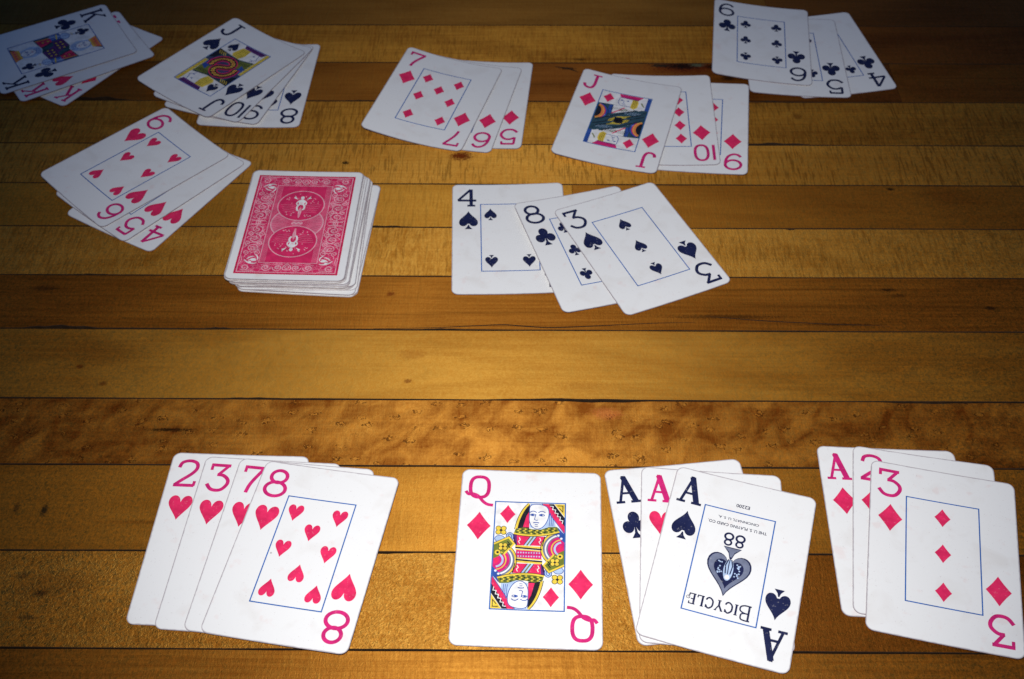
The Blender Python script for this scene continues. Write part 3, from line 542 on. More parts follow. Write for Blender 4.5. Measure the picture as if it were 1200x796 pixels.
def jack_d():
    P = {}
    P['cap'] = [([[(-4.6, 26.8), (10.5, 26.8), (8.0, 23.2), (-3.4, 23.6)]], 'm', 3), (ribbon([(-4.4, 26.2), (10.3, 26.2)], 0.6), 'r', 4), (ribbon([(-3.4, 23.6), (8.2, 23.2)], 0.7), 'p', 4)]
    P['face'] = [([rect(-3.6, 15.4, 4.6, 23.4)], 'w', 2), (ribbon([(-3.6, 23.2), (-3.9, 18), (-2.6, 15.4), (4.6, 15.4)], 0.4), 'u', 3), ([ell(-2.0, 20.8, 0.9, 0.5, 10), ell(1.8, 20.8, 0.9, 0.5, 10)], 'u', 3), (ribbon([(-0.6, 20.6), (-0.9, 18.4), (0.2, 18.3)], 0.35), 'u', 3), (ribbon([(-1.6, 17.2), (0.8, 17.1)], 0.45), 'u', 3)]
    P['hair'] = [([[(4.4, 23.2), (7.6, 23.0), (8.6, 20.5), (8.4, 15.6), (6.4, 13.4), (4.2, 14.6)]], 'y', 3)] + [(ribbon(bez((5.0 + k, 22.8), (5.8 + k, 19), (4.8 + k, 14.6), n=5), 0.25), 'k', 4) for k in range(3)]
    P['hand'] = [([[(9.2, 24.6), (13.2, 24), (13.0, 15.0), (9.6, 12.0), (9.0, 17)]], 'w', 3), (ribbon(bez((10.2, 21), (11.2, 18.5), (12.6, 17.4), n=5), 0.8), 'g', 4), ([rect(13.3, 14, 15.5, 26.8)], 'u', 3)]
    P['robe'] = [([[(-15.5, 13.8), (-6.8, 14.8), (-3.4, 14.6), (8.4, 13.0), (15.5, 14.6), (15.5, 0), (-15.5, 0)]], 't', 1), ([[(-6.0, 14.4), (4.2, 14.6), (7.5, 12.4), (-5.6, 5.6)]], 'w', 2), (ribbon(bez((-5.6, 6.0), (-1.2, 10.5), (1.0, 13.6), n=6), 0.9), 'r', 3), (ribbon(bez((-0.4, 9.5), (1.0, 12.5), (3.0, 11.6), n=6), 0.6), 'g', 3), ([[(-8.4, 14.2), (-6.4, 14.2), (-6.0, 5.8), (-8.4, 4.6)]], 'u', 3)]
    P['sash'] = [([[(-15.5, -8.2), (-10, -6.8), (13.0, 9.2), (13.0, 13.4), (7.0, 12.0), (-15.5, -3.2)]], 't', 5), (ribbon([(-14.4, -7.6), (12.4, 9.2)], 0.7), 'k', 6), (ribbon([(-14.0, -2.8), (8.0, 12.0)], 0.7), 'k', 6), ([[(-1.5, 3.6), (2.4, 4.6), (6.6, 6.4), (1.4, 1.2), (-6.4, -2.8), (-5.4, 0.2)]], 'y', 6), (ribbon([(-5.6, -1.2), (5.4, 5.4)], 0.6), 'g', 7), ([[(-2.8, 2.6), (1.0, 3.4), (2.8, 0), (-2.6, -2.8)]], 'k', 7)] 
    P['sleeve'] = [([ell(-15.5, 5.0, 7.6, 8.6, 24, -78, 78)], 'u', 2), ([ell(-15.5, 5.0, 6.2, 7.8, 24, -78, 78)], 'r', 3), ([ell(-15.5, 5.0, 4.6, 6.6, 24, -80, 80)], 'o', 4), ([ell(-15.5, 5.0, 3.6, 5.8, 24, -82, 82)], 'k', 5)]
    P['robe'] += hatch(-14.6, 14.8, 0.4, 3.2, 'l', 2, 1.3) + hatch(-8.0, 15.2, 9.4, 12.6, 'k', 4, 1.1)
    P['sash'] += hatch(-8.0, 9.0, 0.2, 2.6, 'k', 8, 1.5, 0.3, 0.9) + hatch(1, 12.6, 7.2, 10.4, 'l', 6, 1.4, 0.25, 0.8)
    P['sleeve'] += [(ribbon(ell(-15.5, 5.0, 7.8, 8.8, 24, -78, 78), 0.35), 'k', 6), (ribbon(ell(-15.5, 5.0, 5.2, 7.1, 24, -78, 78), 0.5), 'y', 6)]
    return P, (-10.4, 20.6)
def jack_s():
    P = {}
    P['hat'] = [([[(-5.0, 26.8), (13.0, 26.8), (11.5, 23.0), (-3.6, 23.6)]], 'p', 3), (ribbon([(-4.4, 25.4), (12.4, 25.4)], 0.5), 'k', 4)]
    P['face'] = [([[(1.0, 23.4), (9.6, 23.2), (10.4, 17), (8.2, 14.4), (1.4, 15)]], 'w', 2), (ribbon([(9.4, 23.2), (10.2, 20), (11.4, 18), (10.0, 17.2), (8.4, 14.6)], 0.4), 'u', 3), ([ell(7.2, 20.6, 0.8, 0.5, 10)], 'u', 3), (ribbon([(7.6, 16.8), (9.6, 16.8)], 0.4), 'u', 3)]
    P['hair'] = [([[(-4.6, 23.4), (2.0, 23.4), (2.6, 17), (0.8, 12.4), (-4.8, 13.2), (-6.4, 15.4)]], 'y', 3)] + [(ribbon(bez((-3.2 + 1.5 * k, 23.0), (-2.2 + 1.5 * k, 18), (-3.8 + 1.5 * k, 13.4), n=5), 0.35), 'g', 4) for k in range(4)]
    P['staff'] = [([rect(13.0, 0.2, 15.4, 26.8)], 'y', 2)] + [(ribbon([(12.8, y), (15.4, y + 1.6)], 0.3), 'g', 3) for y in np.arange(0.5, 25, 2.4)]
    P['robe'] = [([[(-15.5, 13.6), (-6, 12.6), (2, 12.0), (12.8, 14.6), (12.8, 0), (-15.5, 0)]], 't', 1), ([[(-15.5, 13.4), (-9.5, 13.0), (-12.0, 4.5), (-15.5, 3)]], 'k', 2), ([[(3.0, 11.6), (12.6, 13.6), (12.6, 6.0), (7.0, 4.0)]], 'g', 2), ([[(8.2, 8.4), (12.6, 6.0), (12.6, 0.5), (9.0, 2.0)]], 'u', 3)] + [(ribbon([(-14.6 + 1.6 * k, 12.6), (-12.4 + 1.6 * k, 9.6)], 0.4), 'y', 3) for k in range(4)]
    Sc = smooth([(0, 0), (3.4, 2.2), (3.2, 6.0), (-1.2, 8.4), (-6.4, 6.6), (-8.8, 1.8), (-8.2, -3.0)], 6)
    P['cord'] = [(ribbon(Sc, 5.6), 'r', 4), (ribbon(Sc, 4.2), 'k', 5), (ribbon(Sc, 1.5), 'o', 6)] + [(ribbon([(Sc[i][0] - 1.0, Sc[i][1] - 1.0), (Sc[i][0] + 1.0, Sc[i][1] + 1.0)], 0.7), 'y', 7) for i in range(1, len(Sc), 3)]
    P['robe'] += hatch(-14.5, 12.4, 0.4, 4.2, 'p', 3, 1.2, 0.5) + hatch(-8, 12.0, 8.6, 11.8, 'k', 4, 1.2, 0.35) + [(ribbon([(-15.4, 13.6), (-6, 12.6), (2, 12.0), (12.8, 14.6)], 0.5), 'k', 4)]
    P['cord'] += [(ribbon([(x - 0.0, y) for x, y in Sc], 6.4)[-18:], 'p', 3), (ribbon(Sc, 0.35), 'k', 8)]
    return P, (-10.0, 20.4)
def hatch(x0, x1, y0, y1, key, lay, step=1.0, w=0.26, sl=0.6):
    return [(sum([ribbon([(x, y0), (x + sl * (y1 - y0), y1)], w) for x in np.arange(x0, x1 - max(0, sl * (y1 - y0)), step)], []), key, lay)]
def king_c():
    P = {}
    P['crown'] = [([[(-1.5, 26.8), (12.0, 26.8), (9.8, 21.4), (0.6, 21.4)]], 'o', 3), (ribbon([(0.2, 22.2), (10.2, 22.2)], 0.9), 'y', 4), ([ell(2 + 2.6 * k, 25, 0.8, 0.8, 10) for k in range(4)], 'r', 4), ([[(9.6, 26.8), (13.5, 26.8), (9.6, 21.6)]], 'k', 3)]
    P['face'] = face(4.4, 16.8, 3.6, 4.8, 'u', -1)
    P['beard'] = [([[(0.4, 21.2), (8.6, 21.2), (10.6, 14.0), (8.4, 9.4), (4.4, 7.8), (0.6, 9.4), (-1.6, 14)]], 'l', 1)] + [(ribbon(bez((0.6 + k * 1.3, 12.6), (1.4 + k * 1.2, 10.6), (1.4 + k, 8.8), n=4), 0.3), 'u', 2) for k in range(6)]
    P['orb'] = [([ell(-11.0, 9.4, 3.4, 3.0, 16)], 'l', 2), (ribbon(ell(-11.0, 9.4, 3.4, 3.0, 16), 0.4, True), 'u', 3), (ribbon([(-11, 12.4), (-11, 15.2)], 0.7), 'y', 3), (ribbon([(-12.2, 14), (-9.8, 14)], 0.6), 'y', 3)]
    P['robe'] = [([[(-15.5, 6.8), (-8, 7.4), (0, 9.0), (4.4, 7.6), (9, 9.0), (15.5, 10.5), (15.5, 0), (-15.5, 0)]], 't', 1), ([[(-8.6, 7.0), (0.0, 8.6), (4.4, 0), (-9.0, 0)]], 'p', 2), ([[(6.2, 8.0), (13.4, 9.0), (13.0, 0), (8.2, 0)]], 'r', 2), (ribbon([(5.2, 7.6), (8.4, 0)], 1.0), 'k', 3), (ribbon([(13.8, 9.6), (13.2, 0)], 0.9), 'o', 3), ([[(-15.5, 6.6), (-9.2, 6.6), (-9.8, 0), (-15.5, 0)]], 'u', 2)] + [([[(x - 1, y), (x, y + 0.9), (x + 1, y), (x, y - 0.9)]], 'y', 3) for x, y in ((-6, 5), (-3, 5.4), (-6, 2), (-3, 2.2), (0, 2.4), (0.4, 5.4), (10.6, 5.4), (10.6, 2.0))]
    P['sword'] = [(ribbon([(-13.6, -1.0), (-9.0, 22)], 0.9), 'l', 4), (ribbon([(-13.4, -1.0), (-8.8, 22)], 0.3), 'u', 5), (ribbon([(-14.8, 4.8), (-9.6, 3.6)], 0.8), 'y', 5)]
    P['robe'] += hatch(-8.4, 4.2, 0.3, 7.4, 'k', 4, 1.3, 0.35, 0.4) + hatch(8.6, 13.0, 0.3, 8.0, 'k', 4, 1.2, 0.4, 0.1) + hatch(-15.2, -9.8, 0.3, 6.0, 'l', 4, 1.2, 0.3, 0.2)
    return P, (-10.2, 21.0)
COURT = {'Qd': queen, 'Jd': jack_d, 'Js': jack_s, 'Kc': king_c}

def text_mesh(s, size, cx, cy, rot, sx=1.0):
    cu = bpy.data.curves.new('t', 'FONT'); cu.body = s; cu.size = size; cu.align_x = 'CENTER'; cu.align_y = 'CENTER'; cu.resolution_u = 3; cu.offset = 0.02 * size
    o = bpy.data.objects.new('t', cu); COL.objects.link(o)
    dg = bpy.context.evaluated_depsgraph_get(); me = o.evaluated_get(dg).to_mesh()
    c, q = math.cos(R(rot)), math.sin(R(rot)); polys = []
    for p in me.polygons:
        pts = [me.vertices[i].co for i in p.vertices]
        polys.append([(c * v.x * sx - q * v.y + cx, q * v.x * sx + c * v.y + cy) for v in pts])
    o.evaluated_get(dg).to_mesh_clear(); bpy.data.objects.remove(o); bpy.data.curves.remove(cu)
    return polys
def serif_word(word, x, y, cap, small, w):
    """capitals with slab serifs; returns polys, centred on x"""
    G = {'B': (0.68, lambda h: [([(0.12, 0), (0.12, h)], 1.3), (smooth([(0.0, h), (0.35, h), (0.56, h * 0.92), (0.56, h * 0.62), (0.35, h * 0.53), (0.12, h * 0.53)], 4), 1), (smooth([(0.3, h * 0.53), (0.5, h * 0.48), (0.66, h * 0.36), (0.64, h * 0.12), (0.4, 0), (0.0, 0)], 4), 1)]),
         'I': (0.34, lambda h: [([(0.17, 0), (0.17, h)], 1.3), ([(0.02, 0.02), (0.32, 0.02)], 0.7), ([(0.02, h), (0.32, h)], 0.7)]),
         'C': (0.70, lambda h: [(smooth([(0.64, h * 0.76), (0.5, h * 0.97), (0.32, h), (0.1, h * 0.78), (0.05, h * 0.5), (0.1, h * 0.2), (0.34, 0), (0.54, h * 0.05), (0.66, h * 0.26)], 4), 1.1), ([(0.64, h), (0.64, h * 0.7)], 0.7)]),
         'Y': (0.72, lambda h: [([(0.08, h), (0.36, h * 0.48)], 1.2), ([(0.64, h), (0.36, h * 0.48)], 0.8), ([(0.36, h * 0.52), (0.36, 0)], 1.2), ([(0.2, 0.02), (0.52, 0.02)], 0.7), ([(-0.02, h), (0.2, h)], 0.7), ([(0.52, h), (0.74, h)], 0.7)]),
         'L': (0.60, lambda h: [([(0.14, 0), (0.14, h)], 1.3), ([(0.0, h), (0.28, h)], 0.7), ([(0.0, 0.02), (0.56, 0.02), (0.58, h * 0.26)], 0.8)]),
         'E': (0.60, lambda h: [([(0.14, 0), (0.14, h)], 1.3), ([(0.0, h), (0.54, h), (0.54, h * 0.78)], 0.8), ([(0.0, 0.02), (0.56, 0.02), (0.58, h * 0.26)], 0.8), ([(0.14, h * 0.52), (0.42, h * 0.52)], 0.8)])}
    tot = sum(G[c][0] * (cap if i == 0 else small) + 0.12 * small for i, c in enumerate(word)); px = x - tot / 2; out = []
    for i, c in enumerate(word):
        s = cap if i == 0 else small; adv, fn = G[c]
        for P, k in fn(1.0): out += ribbon([(px + a * s * 0.98, y - cap / 2 + (0 if i else -0.25 * (cap - small)) + b * s) for a, b in P], w * k)
        px += adv * s + 0.12 * small
    return out
def ace_spade(c, obj):
    fl_ = lambda polys: [[(-x, -y) for x, y in p] for p in polys]
    big = fl_(xf(spade(), 9.6, 12.4, 0, 4.0)); body = fl_(xf([spade()[0]], 8.9, 11.6, 0, 4.0))
    it = [(big, 'n', 0), (body, 'e', 1), (fl_([[(0.4, -3.4), (1.2, -6.0), (3.6, -8.0), (-3.6, -8.0), (-1.2, -6.0), (-0.4, -3.4)]]), 'e', 1),
          (fl_(xf([spade()[0]], 6.4, 8.4, 0, 4.2)), 'n', 2), (fl_([ell(0, 3.2, 2.1, 5.4, 20)]), 'l', 3), (fl_([ell(0, 6.8, 1.1, 1.2, 12)]), 'w', 4), (fl_(ribbon([(-1.0, 5.2), (-1.5, 1.0), (-0.6, -2.2)], 0.5) + ribbon([(1.0, 5.2), (1.5, 1.0), (0.6, -2.2)], 0.5) + ribbon([(0, 5.4), (0.2, 0), (0, -2.4)], 0.4)), 'n', 4)]
    rs = random.Random(3); dots = []
    for k in range(26):
        sx = rs.choice((-1, 1)); dots.append(ell(sx * rs.uniform(2.6, 4.9), rs.uniform(-0.5, 6.0), 0.38, 0.38, 7))
    it.append((fl_(dots), 'l', 3))
    sh = []
    for k in range(16):
        a = k / 16 * 6.283; sh += ribbon([(7.0 * math.cos(a) * 0.95, 2.2 + 6.6 * math.sin(a)), (8.3 * math.cos(a) * 0.95, 2.2 + 7.4 * math.sin(a))], 0.3)
    decal('ornate_spade', c, obj, it)
    decal('lettering', c, obj, [(fl_(serif_word('BICYCLE', 0.8, 22.2, 7.0, 4.9, 0.66)), 'n', 0), (fl_(text_mesh('®', 2.2, 13.9, 20.6, 0)), 'n', 0)] ).name = 'brand_lettering'
    e8 = []
    for dx in (-2.5, 2.5):
        e8 += ribbon(ell(dx, -10.6, 1.45, 1.35, 16), 0.85, True) + ribbon(ell(dx, -13.7, 1.8, 1.65, 16), 0.95, True)
    decal('number', c, obj, [(fl_(e8), 'n', 0)])
    decal('maker_lettering', c, obj, [(fl_(text_mesh('THE U. S. PLAYING CARD CO.', 2.1, 0, -19.6, 0, 0.93)), 'n', 0), (fl_(text_mesh('CINCINNATI, U. S. A.', 1.7, 0, -23.0, 0, 1.15)), 'n', 0), (fl_(text_mesh('E2200', 2.5, -0.8, -31.0, 0, 1.0)), 'n', 0)])

def covered(c, upper, polys):
    xs = [p[0] for q in polys for p in q]; ys = [p[1] for q in polys for p in q]
    x0, x1, y0, y1 = min(xs), max(xs), min(ys), max(ys)
    P = c.to_world(np.array([x0, x1, x0, x1, (x0 + x1) / 2]), np.array([y0, y0, y1, y1, (y0 + y1) / 2]))
    for o in upper:
        u, v = o.to_local(P)
        if inside(u, v, 1.0).all(): return True
    return False

def print_face(code, c, obj, upper):
    rank, suit = code[:-1], code[-1]
    red = suit in 'hd'; ki, kp = ('m', 'r') if red else ('n', 'n')
    def put(name, polys, key, lay=0):
        if not covered(c, upper, polys): return decal(name, c, obj, [(polys, key, lay)])
    g = xf(glyph(rank), 1, 1, -23.2, 33.0); put('index', g, ki); put('index', xf(g, rot=180), ki)
    p = pip(suit, -22.6, 14.0); put('corner_pip', p, kp); put('corner_pip', xf(p, rot=180), kp)
    put('frame_line', ribbon([(-15.7, -27.1), (15.7, -27.1), (15.7, 27.1), (-15.7, 27.1)], 0.55, True), 'b', 8)
    if rank.isdigit():
        for (a, b) in PATT[int(rank)]:
            put('pip', pip(suit, a * COLX, b * ROWY - (0.6 if b == 1 else 0) , 0.66 if suit != 'c' else 0.62, 180 if b < -0.01 else 0), kp)
    elif rank == 'A':
        if suit == 's': ace_spade(c, obj)
        else: put('pip', pip(suit, 0, 0, 1.3), kp)
    elif code in COURT:
        P, (px, py) = COURT[code]()
        pan = decal('court_picture', c, obj, [([rect(-15.6, -27, 15.6, 27)], 'w', 0)])
        for nm, it in P.items():
            decal(nm, c, pan, it); decal(nm, c, pan, turn(it))
        pp = pip(suit, px, py, 0.66); decal('pip', c, pan, [(pp, kp, 8)]); decal('pip', c, pan, [(xf(pp, rot=180), kp, 8)])

# ------------------------------------------------------------------ back of the card
def print_back(c, obj):
    d4 = lambda polys: polys + xf(polys, -1, 1) + xf(polys, 1, -1) + xf(polys, -1, -1)
    def spiral(x, y, r, a0, turns, s=1):
        return [(x + r * (1 - t * 0.82) * math.cos(R(a0 + s * 360 * turns * t)), y + r * (1 - t * 0.82) * math.sin(R(a0 + s * 360 * turns * t))) for t in np.linspace(0, 1, 16)]
    pan = decal('back_panel', c, obj, [([rect(-27.6, -40.2, 27.6, 40.2)], 'D', 0), ([rect(-26.9, -39.5, 26.9, 39.5)], 'B', 1)])
    decal('border_line', c, pan, [(ribbon([(-26.2, -38.8), (26.2, -38.8), (26.2, 38.8), (-26.2, 38.8)], 0.45, True), 'P', 2)])
    # the field behind the medallions, lighter hatched rose
    fld = [(ribbon([(-15.6, -31.5), (15.6, -31.5), (15.6, 31.5), (-15.6, 31.5)], 0.4, True), 'P', 2)]
    decal('field', c, pan, [([rect(-15.4, -31.3, 15.4, 31.3)], 'B', 2), (sum([ribbon([(s * x, -31), (s * x, 31)], 0.28) for x in np.arange(12.6, 15.4, 0.62) for s in (-1, 1)], []), 'C', 3)] + fld)
    # scrolls
    sc = []
    for y, f in ((5.5, 1), (13.0, -1), (20.5, 1)):
        sc += ribbon(spiral(21.0, y, 3.7, 90 * f, 1.6, f), 0.46) + ribbon(spiral(18.0, y + 3.6, 1.9, -90 * f, 1.3, -f), 0.42) + ribbon(spiral(24.0, y + 3.7, 1.8, 90, 1.3, f), 0.42)
        sc += [q for a in range(5) for q in xf([[(0, 0.5), (0.42, 1.5), (0, 2.2), (-0.42, 1.5)]], 0.7, 0.7, 21.0, y, a * 72)]
        sc += ribbon(bez((17.0, y - 3.4), (21, y - 5.6), (25.2, y - 3.2), n=8), 0.42, taper=True) + ribbon(bez((16.6, y), (17.4, y + 2), (18.6, y + 1.2), n=5), 0.4, taper=True) + ribbon(bez((25.4, y), (24.8, y - 2.2), (23.6, y - 1.4), n=5), 0.4, taper=True)
    for x, f in ((5.0, 1), (11.2, -1)):
        sc += ribbon(spiral(x, 35.2, 2.7, 0 if f > 0 else 180, 1.5, f), 0.5) + ribbon(bez((x - 2.8, 33.0), (x, 31.8), (x + 2.8, 33.4), n=6), 0.4, taper=True)
        sc += [q for a in range(5) for q in xf([[(0, 0.4), (0.4, 1.2), (0, 1.8), (-0.4, 1.2)]], 0.8, 0.8, x, 35.2, a * 72)]
    sc += ribbon(bez((0, 32.2), (3.4, 34.2), (2.6, 38.0), (0, 36.4), n=10), 0.5) + ribbon(bez((0, 33.4), (1.6, 34.4), (1.2, 36.2), (0, 35.4), n=8), 0.4)
    sc += ribbon(spiral(22.6, 35.4, 2.5, 45, 1.4), 0.5) + ribbon(bez((17, 38.2), (20, 37.2), (22, 38.4), n=5), 0.4, taper=True) + ribbon(bez((25.6, 27), (24.4, 30), (25.8, 33), n=5), 0.4, taper=True)
    sc += ribbon(bez((16.4, 0.4), (21, 3.4), (25.6, 0.4), n=8), 0.45, taper=True) + ribbon(spiral(21, 0.0, 1.6, 0, 1.0), 0.4)
    decal('scrollwork', c, pan, [(d4(sc), 'P', 3)])
    fine = []
    rs = random.Random(8)
    for k in range(210):
        if rs.random() < 0.7: x, y = rs.uniform(16.4, 25.6), rs.uniform(0, 38)
        else: x, y = rs.uniform(0, 25.6), rs.uniform(32.2, 38.2)
        a = rs.uniform(0, 360); r = rs.uniform(0.7, 1.5)
        fine += ribbon(ell(x, y, r, r, 6, a, a + rs.uniform(90, 200)), 0.26)
    decal('fine_scrollwork', c, pan, [(d4(fine), 'C', 2), (d4([ell(rs.uniform(16.6, 25.4), rs.uniform(1, 30), 0.3, 0.3, 6) for _ in range(40)]), 'P', 3)])
    # corner figures: small curled figures of fine lines
    cf = [ell(20.4, 31.6, 0.9, 0.9, 10), ell(18.6, 29.8, 1.5, 0.8, 12)] + ribbon(bez((16.6, 31.8), (18.6, 33.2), (22.4, 32.0), (23.6, 29.4), n=10), 0.8, taper=True) + ribbon(bez((16.8, 29.8), (16.0, 27.2), (18.4, 25.6), n=8), 0.7, taper=True) + ribbon(bez((22.4, 29.2), (20.8, 26.8), (18.6, 27.0), n=6), 0.7, taper=True) + ribbon(bez((17.4, 28.4), (19.6, 28.8), (21.4, 30.4), n=6), 0.8, taper=True)
    d = d4(cf)
    for k in range(4): decal('corner_figure', c, pan, [(d[k * len(cf):(k + 1) * len(cf)], 'w', 4)])
    # central ring with rays
    decal('ray_disc', c, pan, [([ell(0, 0, 14.6, 13.2, 40)], 'C', 3), (ribbon(ell(0, 0, 14.4, 13.0, 40), 0.6, True), 'P', 4), (sum([ribbon([(3.2 * math.cos(t), 2.8 * math.sin(t)), (13.4 * math.cos(t), 12.0 * math.sin(t))], 0.3) for t in np.arange(0, 6.28, 0.131)], []), 'B', 4), (ribbon([(-3, -0.6), (-1.6, 0.8), (-0.4, -0.5), (0.8, 0.7), (2.0, -0.5), (3, 0.6)], 0.7), 'P', 5)])
    for s in (1, -1):
        fx = lambda polys: [[(s * x, s * (y + 14.6)) for x, y in p] for p in polys]
        md = decal('medallion', c, pan, [(fx([ell(0, 0, 13.2, 12.6, 44)]), 'P', 5), (fx([ell(0, 0, 12.65, 12.05, 44)]), 'B', 6)])
        rr = random.Random(4)
        land = sum([ribbon(bez((-11.4 + 0.6 * k, 0.4 - 1.5 * k), (-6, 1.6 - 1.5 * k), (-2.2, -0.6 - 1.4 * k), n=6), 0.3) + ribbon(bez((11.4 - 0.6 * k, 0.8 - 1.5 * k), (6, 1.2 - 1.6 * k), (2.2, -0.4 - 1.4 * k), n=6), 0.3) for k in range(5)], [])
        stars = [ell(a * math.cos(t), abs(a * math.sin(t)) if abs(math.sin(t)) > 0.1 else 3, 0.32, 0.32, 6) for a, t in [(rr.uniform(4.5, 10.5), rr.uniform(0.1, 3.0)) for _ in range(26)]]
        dots = [ell(rr.choice((-1, 1)) * rr.uniform(3, 8), rr.uniform(-9, -5.5), 0.4, 0.4, 6) for _ in range(12)]
        decal('landscape', c, pan, [(fx(land), 'C', 7), (fx(stars + dots), 'P', 7)])
        fig = [ell(0, 7.6, 1.2, 1.5, 14), ell(0, 3.4, 2.1, 2.7, 16), [(-1.8, 5.2), (-2.8, 5.8), (-5.6, 9.6), (-4.6, 9.0), (-5.8, 7.4), (-4.4, 6.6)], [(1.8, 5.2), (2.8, 5.8), (5.6, 9.6), (4.6, 9.0), (5.8, 7.4), (4.4, 6.6)]]
        fig += ribbon(bez((-1.6, 4.6), (-4.2, 2.6), (-2.4, 0.4), n=6), 0.9) + ribbon(bez((1.6, 4.6), (4.2, 2.6), (2.4, 0.4), n=6), 0.9)
        fig += ribbon(bez((-1.0, 1.4), (-3.6, -1.6), (-1.4, -5.2), n=7), 1.2) + ribbon(bez((1.0, 1.4), (3.6, -1.6), (1.4, -4.4), n=7), 1.2)
        decal('winged_figure', c, pan, [(fx(xf(fig, 0.86, 0.86)), 'w', 8), (fx([[(0, -0.6), (1.0, -5.0), (0.3, -10.2), (-0.3, -10.2), (-1.0, -5.0)]]), 'P', 8), (fx(ribbon([(0, -1), (0, -10)], 0.3) + ribbon([(-0.8, 2.6), (0, 1.8), (0.8, 2.6)], 0.3)), 'C', 9)])

# ------------------------------------------------------------------ the layout: code, x, y, turn, bow (m); each fan bottom card first
FANS = [
 ('clubs four, five and six fanned at the far right', [
  ('4c', 0.2050, 0.6526, 9.42, 0.0007, 'four of clubs, undermost and rightmost of the far right club fan'),
  ('5c', 0.1836, 0.6500, -3.80, 0.0009, 'five of clubs between the six and the four of clubs'),
  ('6c', 0.1644, 0.6638, -7.92, 0.0013, 'bent six of clubs on top of the far right fan')]),
 ('spades eight to jack fanned near the far left corner', [
  ('8s', -0.1588, 0.6212, -2.48, 0.0010, 'eight of spades, undermost of the spade fan under the jack'),
  ('9s', -0.1721, 0.6282, -16.87, 0.0012, 'nine of spades mostly hidden between ten and eight of spades'),
  ('10s', -0.1766, 0.6316, -24.46, 0.0016, 'ten of spades peeking out just below the jack of spades'),
  ('Js', -0.1847, 0.6358, -35.35, 0.0020, 'jack of spades face card on top of the tilted spade fan')]),
 ('three kings fanned in the dark far left corner', [
  ('Kd', -0.2803, 0.6514, -32.49, 0.0008, 'king of diamonds, undermost card of the kings in the dark corner'),
  ('Kh', -0.2857, 0.6517, -55.62, 0.0012, 'king of hearts between the king of clubs and king of diamonds'),
  ('Kc', -0.2980, 0.6585, -58.06, 0.0014, 'king of clubs face card on top in the dark far left corner')]),
 ('hearts four, five and six fanned on the left', [
  ('4h', -0.2015, 0.5197, -30.20, 0.0008, 'four of hearts, undermost of the slanted left heart fan'),
  ('5h', -0.2087, 0.5275, -39.68, 0.0010, 'five of hearts between the six and four of hearts'),
  ('6h', -0.2199, 0.5385, -43.40, 0.0013, 'six of hearts on top of the slanted fan on the left')]),
 ('diamonds five, six and seven fanned at the back', [
  ('5d', -0.0216, 0.6009, -5.54, 0.0014, 'five of diamonds, undermost and rightmost under the seven of diamonds'),
  ('6d', -0.0335, 0.5999, -12.88, 0.0018, 'six of diamonds between the seven and five of diamonds'),
  ('7d', -0.0481, 0.6018, -16.13, 0.0022, 'bent seven of diamonds on top of the fan at the back')]),
 ('diamonds nine, ten and jack fanned at the back right', [
  ('9d', 0.1118, 0.5762, -8.32, 0.0006, 'nine of diamonds, undermost beside the ten of diamonds'),
  ('10d', 0.0926, 0.5832, -2.30, 0.0012, 'ten of diamonds partly under the jack of diamonds'),
  ('Jd', 0.0652, 0.5800, -15.69, 0.0017, 'bent jack of diamonds face card on top of its fan')]),
 ('black cards loosely spread in the middle', [
  ('4s', -0.0012, 0.4781, 1.55, 0.0007, 'four of spades lying straight, left of the loose middle trio'),
  ('8c', 0.0440, 0.4692, 16.85, 0.0007, 'eight of clubs half covered by the three of spades'),
  ('3s', 0.0701, 0.4698, 23.75, 0.0006, 'three of spades slanted on top of the loose middle trio')]),
 ('hearts two, three, seven and eight fanned at the lower left', [
  ('2h', -0.1278, 0.2845, -2.39, 0.0003, 'two of hearts, leftmost and undermost of the lower left fan'),
  ('3h', -0.1140, 0.2810, -4.46, 0.0004, 'three of hearts second from the left in the lower left fan'),
  ('7h', -0.0999, 0.2786, -6.95, 0.0004, 'seven of hearts just under the eight of hearts'),
  ('8h', -0.0904, 0.2753, -10.47, 0.0005, 'eight of hearts on top of the lower left fan')]),
 (None, [('Qd', 0.0070, 0.2745, -2.43, 0.0004, 'queen of diamonds face card lying alone at the front')]),
 ('three aces fanned at the front', [
  ('Ac', 0.0782, 0.2782, 6.05, 0.0004, 'ace of clubs, leftmost and undermost of the three aces'),
  ('Ah', 0.0872, 0.2738, -4.99, 0.0004, 'ace of hearts in the middle of the three aces'),
  ('As', 0.0935, 0.2690, -17.18, 0.0005, 'ace of spades with ornate printed spade, on top of the aces')]),
 ('diamonds ace, two and three fanned at the lower right', [
  ('Ad', 0.1716, 0.2870, -3.06, 0.0003, 'ace of diamonds, leftmost and undermost of the lower right fan'),
  ('2d', 0.1819, 0.2832, -11.18, 0.0004, 'two of diamonds between the ace and three of diamonds'),
  ('3d', 0.1868, 0.2739, -13.32, 0.0005, 'three of diamonds on top of the lower right fan')]),
]
todo = []
for group, cards in FANS:
    for (code, x, y, deg, bow, label) in cards:
        c = Card(x, y, deg, bow); rest(c); todo.append((c, code, label, group))
for i, (c, code, label, group) in enumerate(todo):
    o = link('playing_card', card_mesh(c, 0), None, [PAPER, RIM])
    o.location = (c.x, c.y, 0); o.rotation_euler.z = c.a
    o['label'] = label; o['category'] = 'playing card'
    if group: o['group'] = group
    print_face(code, c, o, [t[0] for t in todo[i + 1:]])

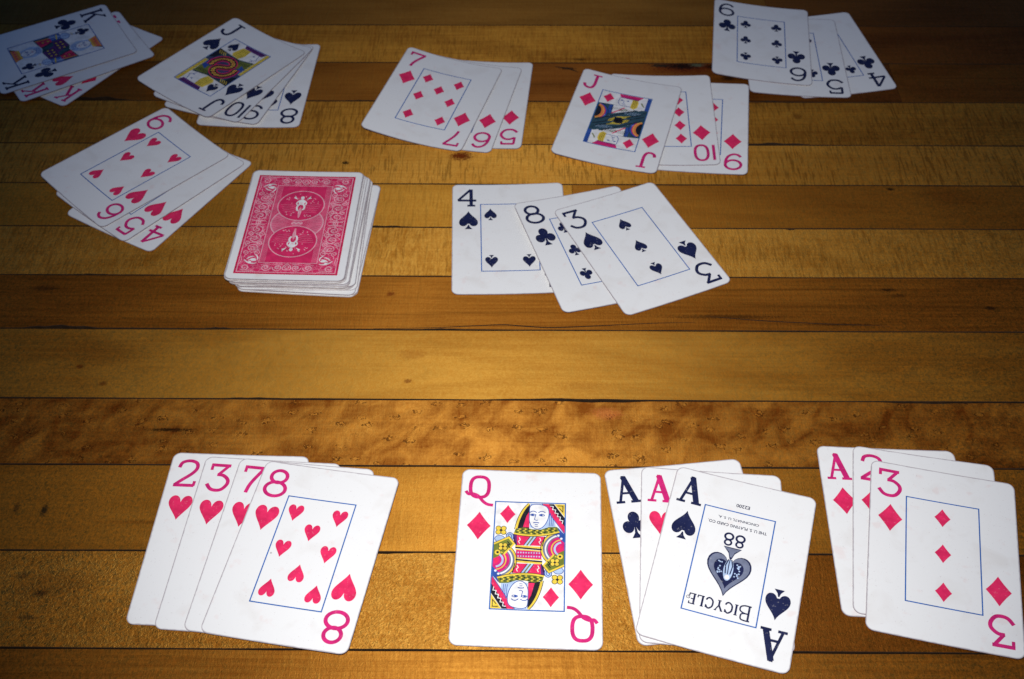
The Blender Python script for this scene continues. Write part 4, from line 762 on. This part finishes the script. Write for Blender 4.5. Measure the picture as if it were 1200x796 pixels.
# ------------------------------------------------------------------ the draw pile, face down
rs = random.Random(12); NP = 22; zt = 0.00003
for k in range(NP):
    t = k / (NP - 1)
    if k < 5: dx, dy, da = 8.2, -3.6, -2.2
    elif k < 10: dx, dy, da = 5.0, -1.6, 0.6
    elif k < 16: dx, dy, da = 3.0, -1.0, -0.8
    else: dx, dy, da = 0.2, 0.0, 0.0
    if k < NP - 1: dx += rs.uniform(-0.7, 0.7); dy += rs.uniform(-0.7, 0.7); da += rs.uniform(-0.9, 0.9)
    else: dx = dy = da = 0
    c = Card(-0.1181 + dx * MM, 0.4821 + dy * MM, -2.06 + da, 0.00025); c.h = zt; zt += 0.000318
    o = link('playing_card', card_mesh(c, 0), None, [PAPER, RIM if k in (4, 9, 15, 21) else RIM2])  # darker rims at the pile's steps paint in the shadow lines there
    o.location = (c.x, c.y, 0); o.rotation_euler.z = c.a; o['category'] = 'playing card'; o['group'] = 'face-down cards of the draw pile'
    o['label'] = 'top card of the draw pile showing its red ornamental back' if k == NP - 1 else 'card inside the draw pile, only its white edge showing' if k else 'bottom card of the draw pile, jutting out to the right'
    if k == NP - 1: print_back(c, o)

# ------------------------------------------------------------------ a crack along the brown board's near edge
def crack(parent, P, w):
    bm = bmesh.new()
    for q in ribbon(smooth(P, 8), w, taper=True):
        bm.faces.new([bm.verts.new((x, y, 0.00004)) for x, y in q])
    me = bpy.data.meshes.new('crack'); bm.to_mesh(me); bm.free()
    for p in me.polygons:
        if p.normal.z < 0: p.flip()
    return link('crack', me, parent, [table.data.materials[0]])
crack(row_plank[10], [(-0.075, 0.4087), (-0.045, 0.4094), (-0.022, 0.4110), (-0.008, 0.4117), (0.004, 0.4106), (0.018, 0.4099), (0.045, 0.4116), (0.070, 0.4133), (0.090, 0.4140)], 0.00075)
crack(row_plank[10], [(0.096, 0.4185), (0.12, 0.4158), (0.145, 0.4140), (0.19, 0.4118)], 0.0006)
crack(row_plank[5], [(0.022, 0.6400), (0.030, 0.6380), (0.037, 0.6340)], 0.0012) if row_plank[5] else None
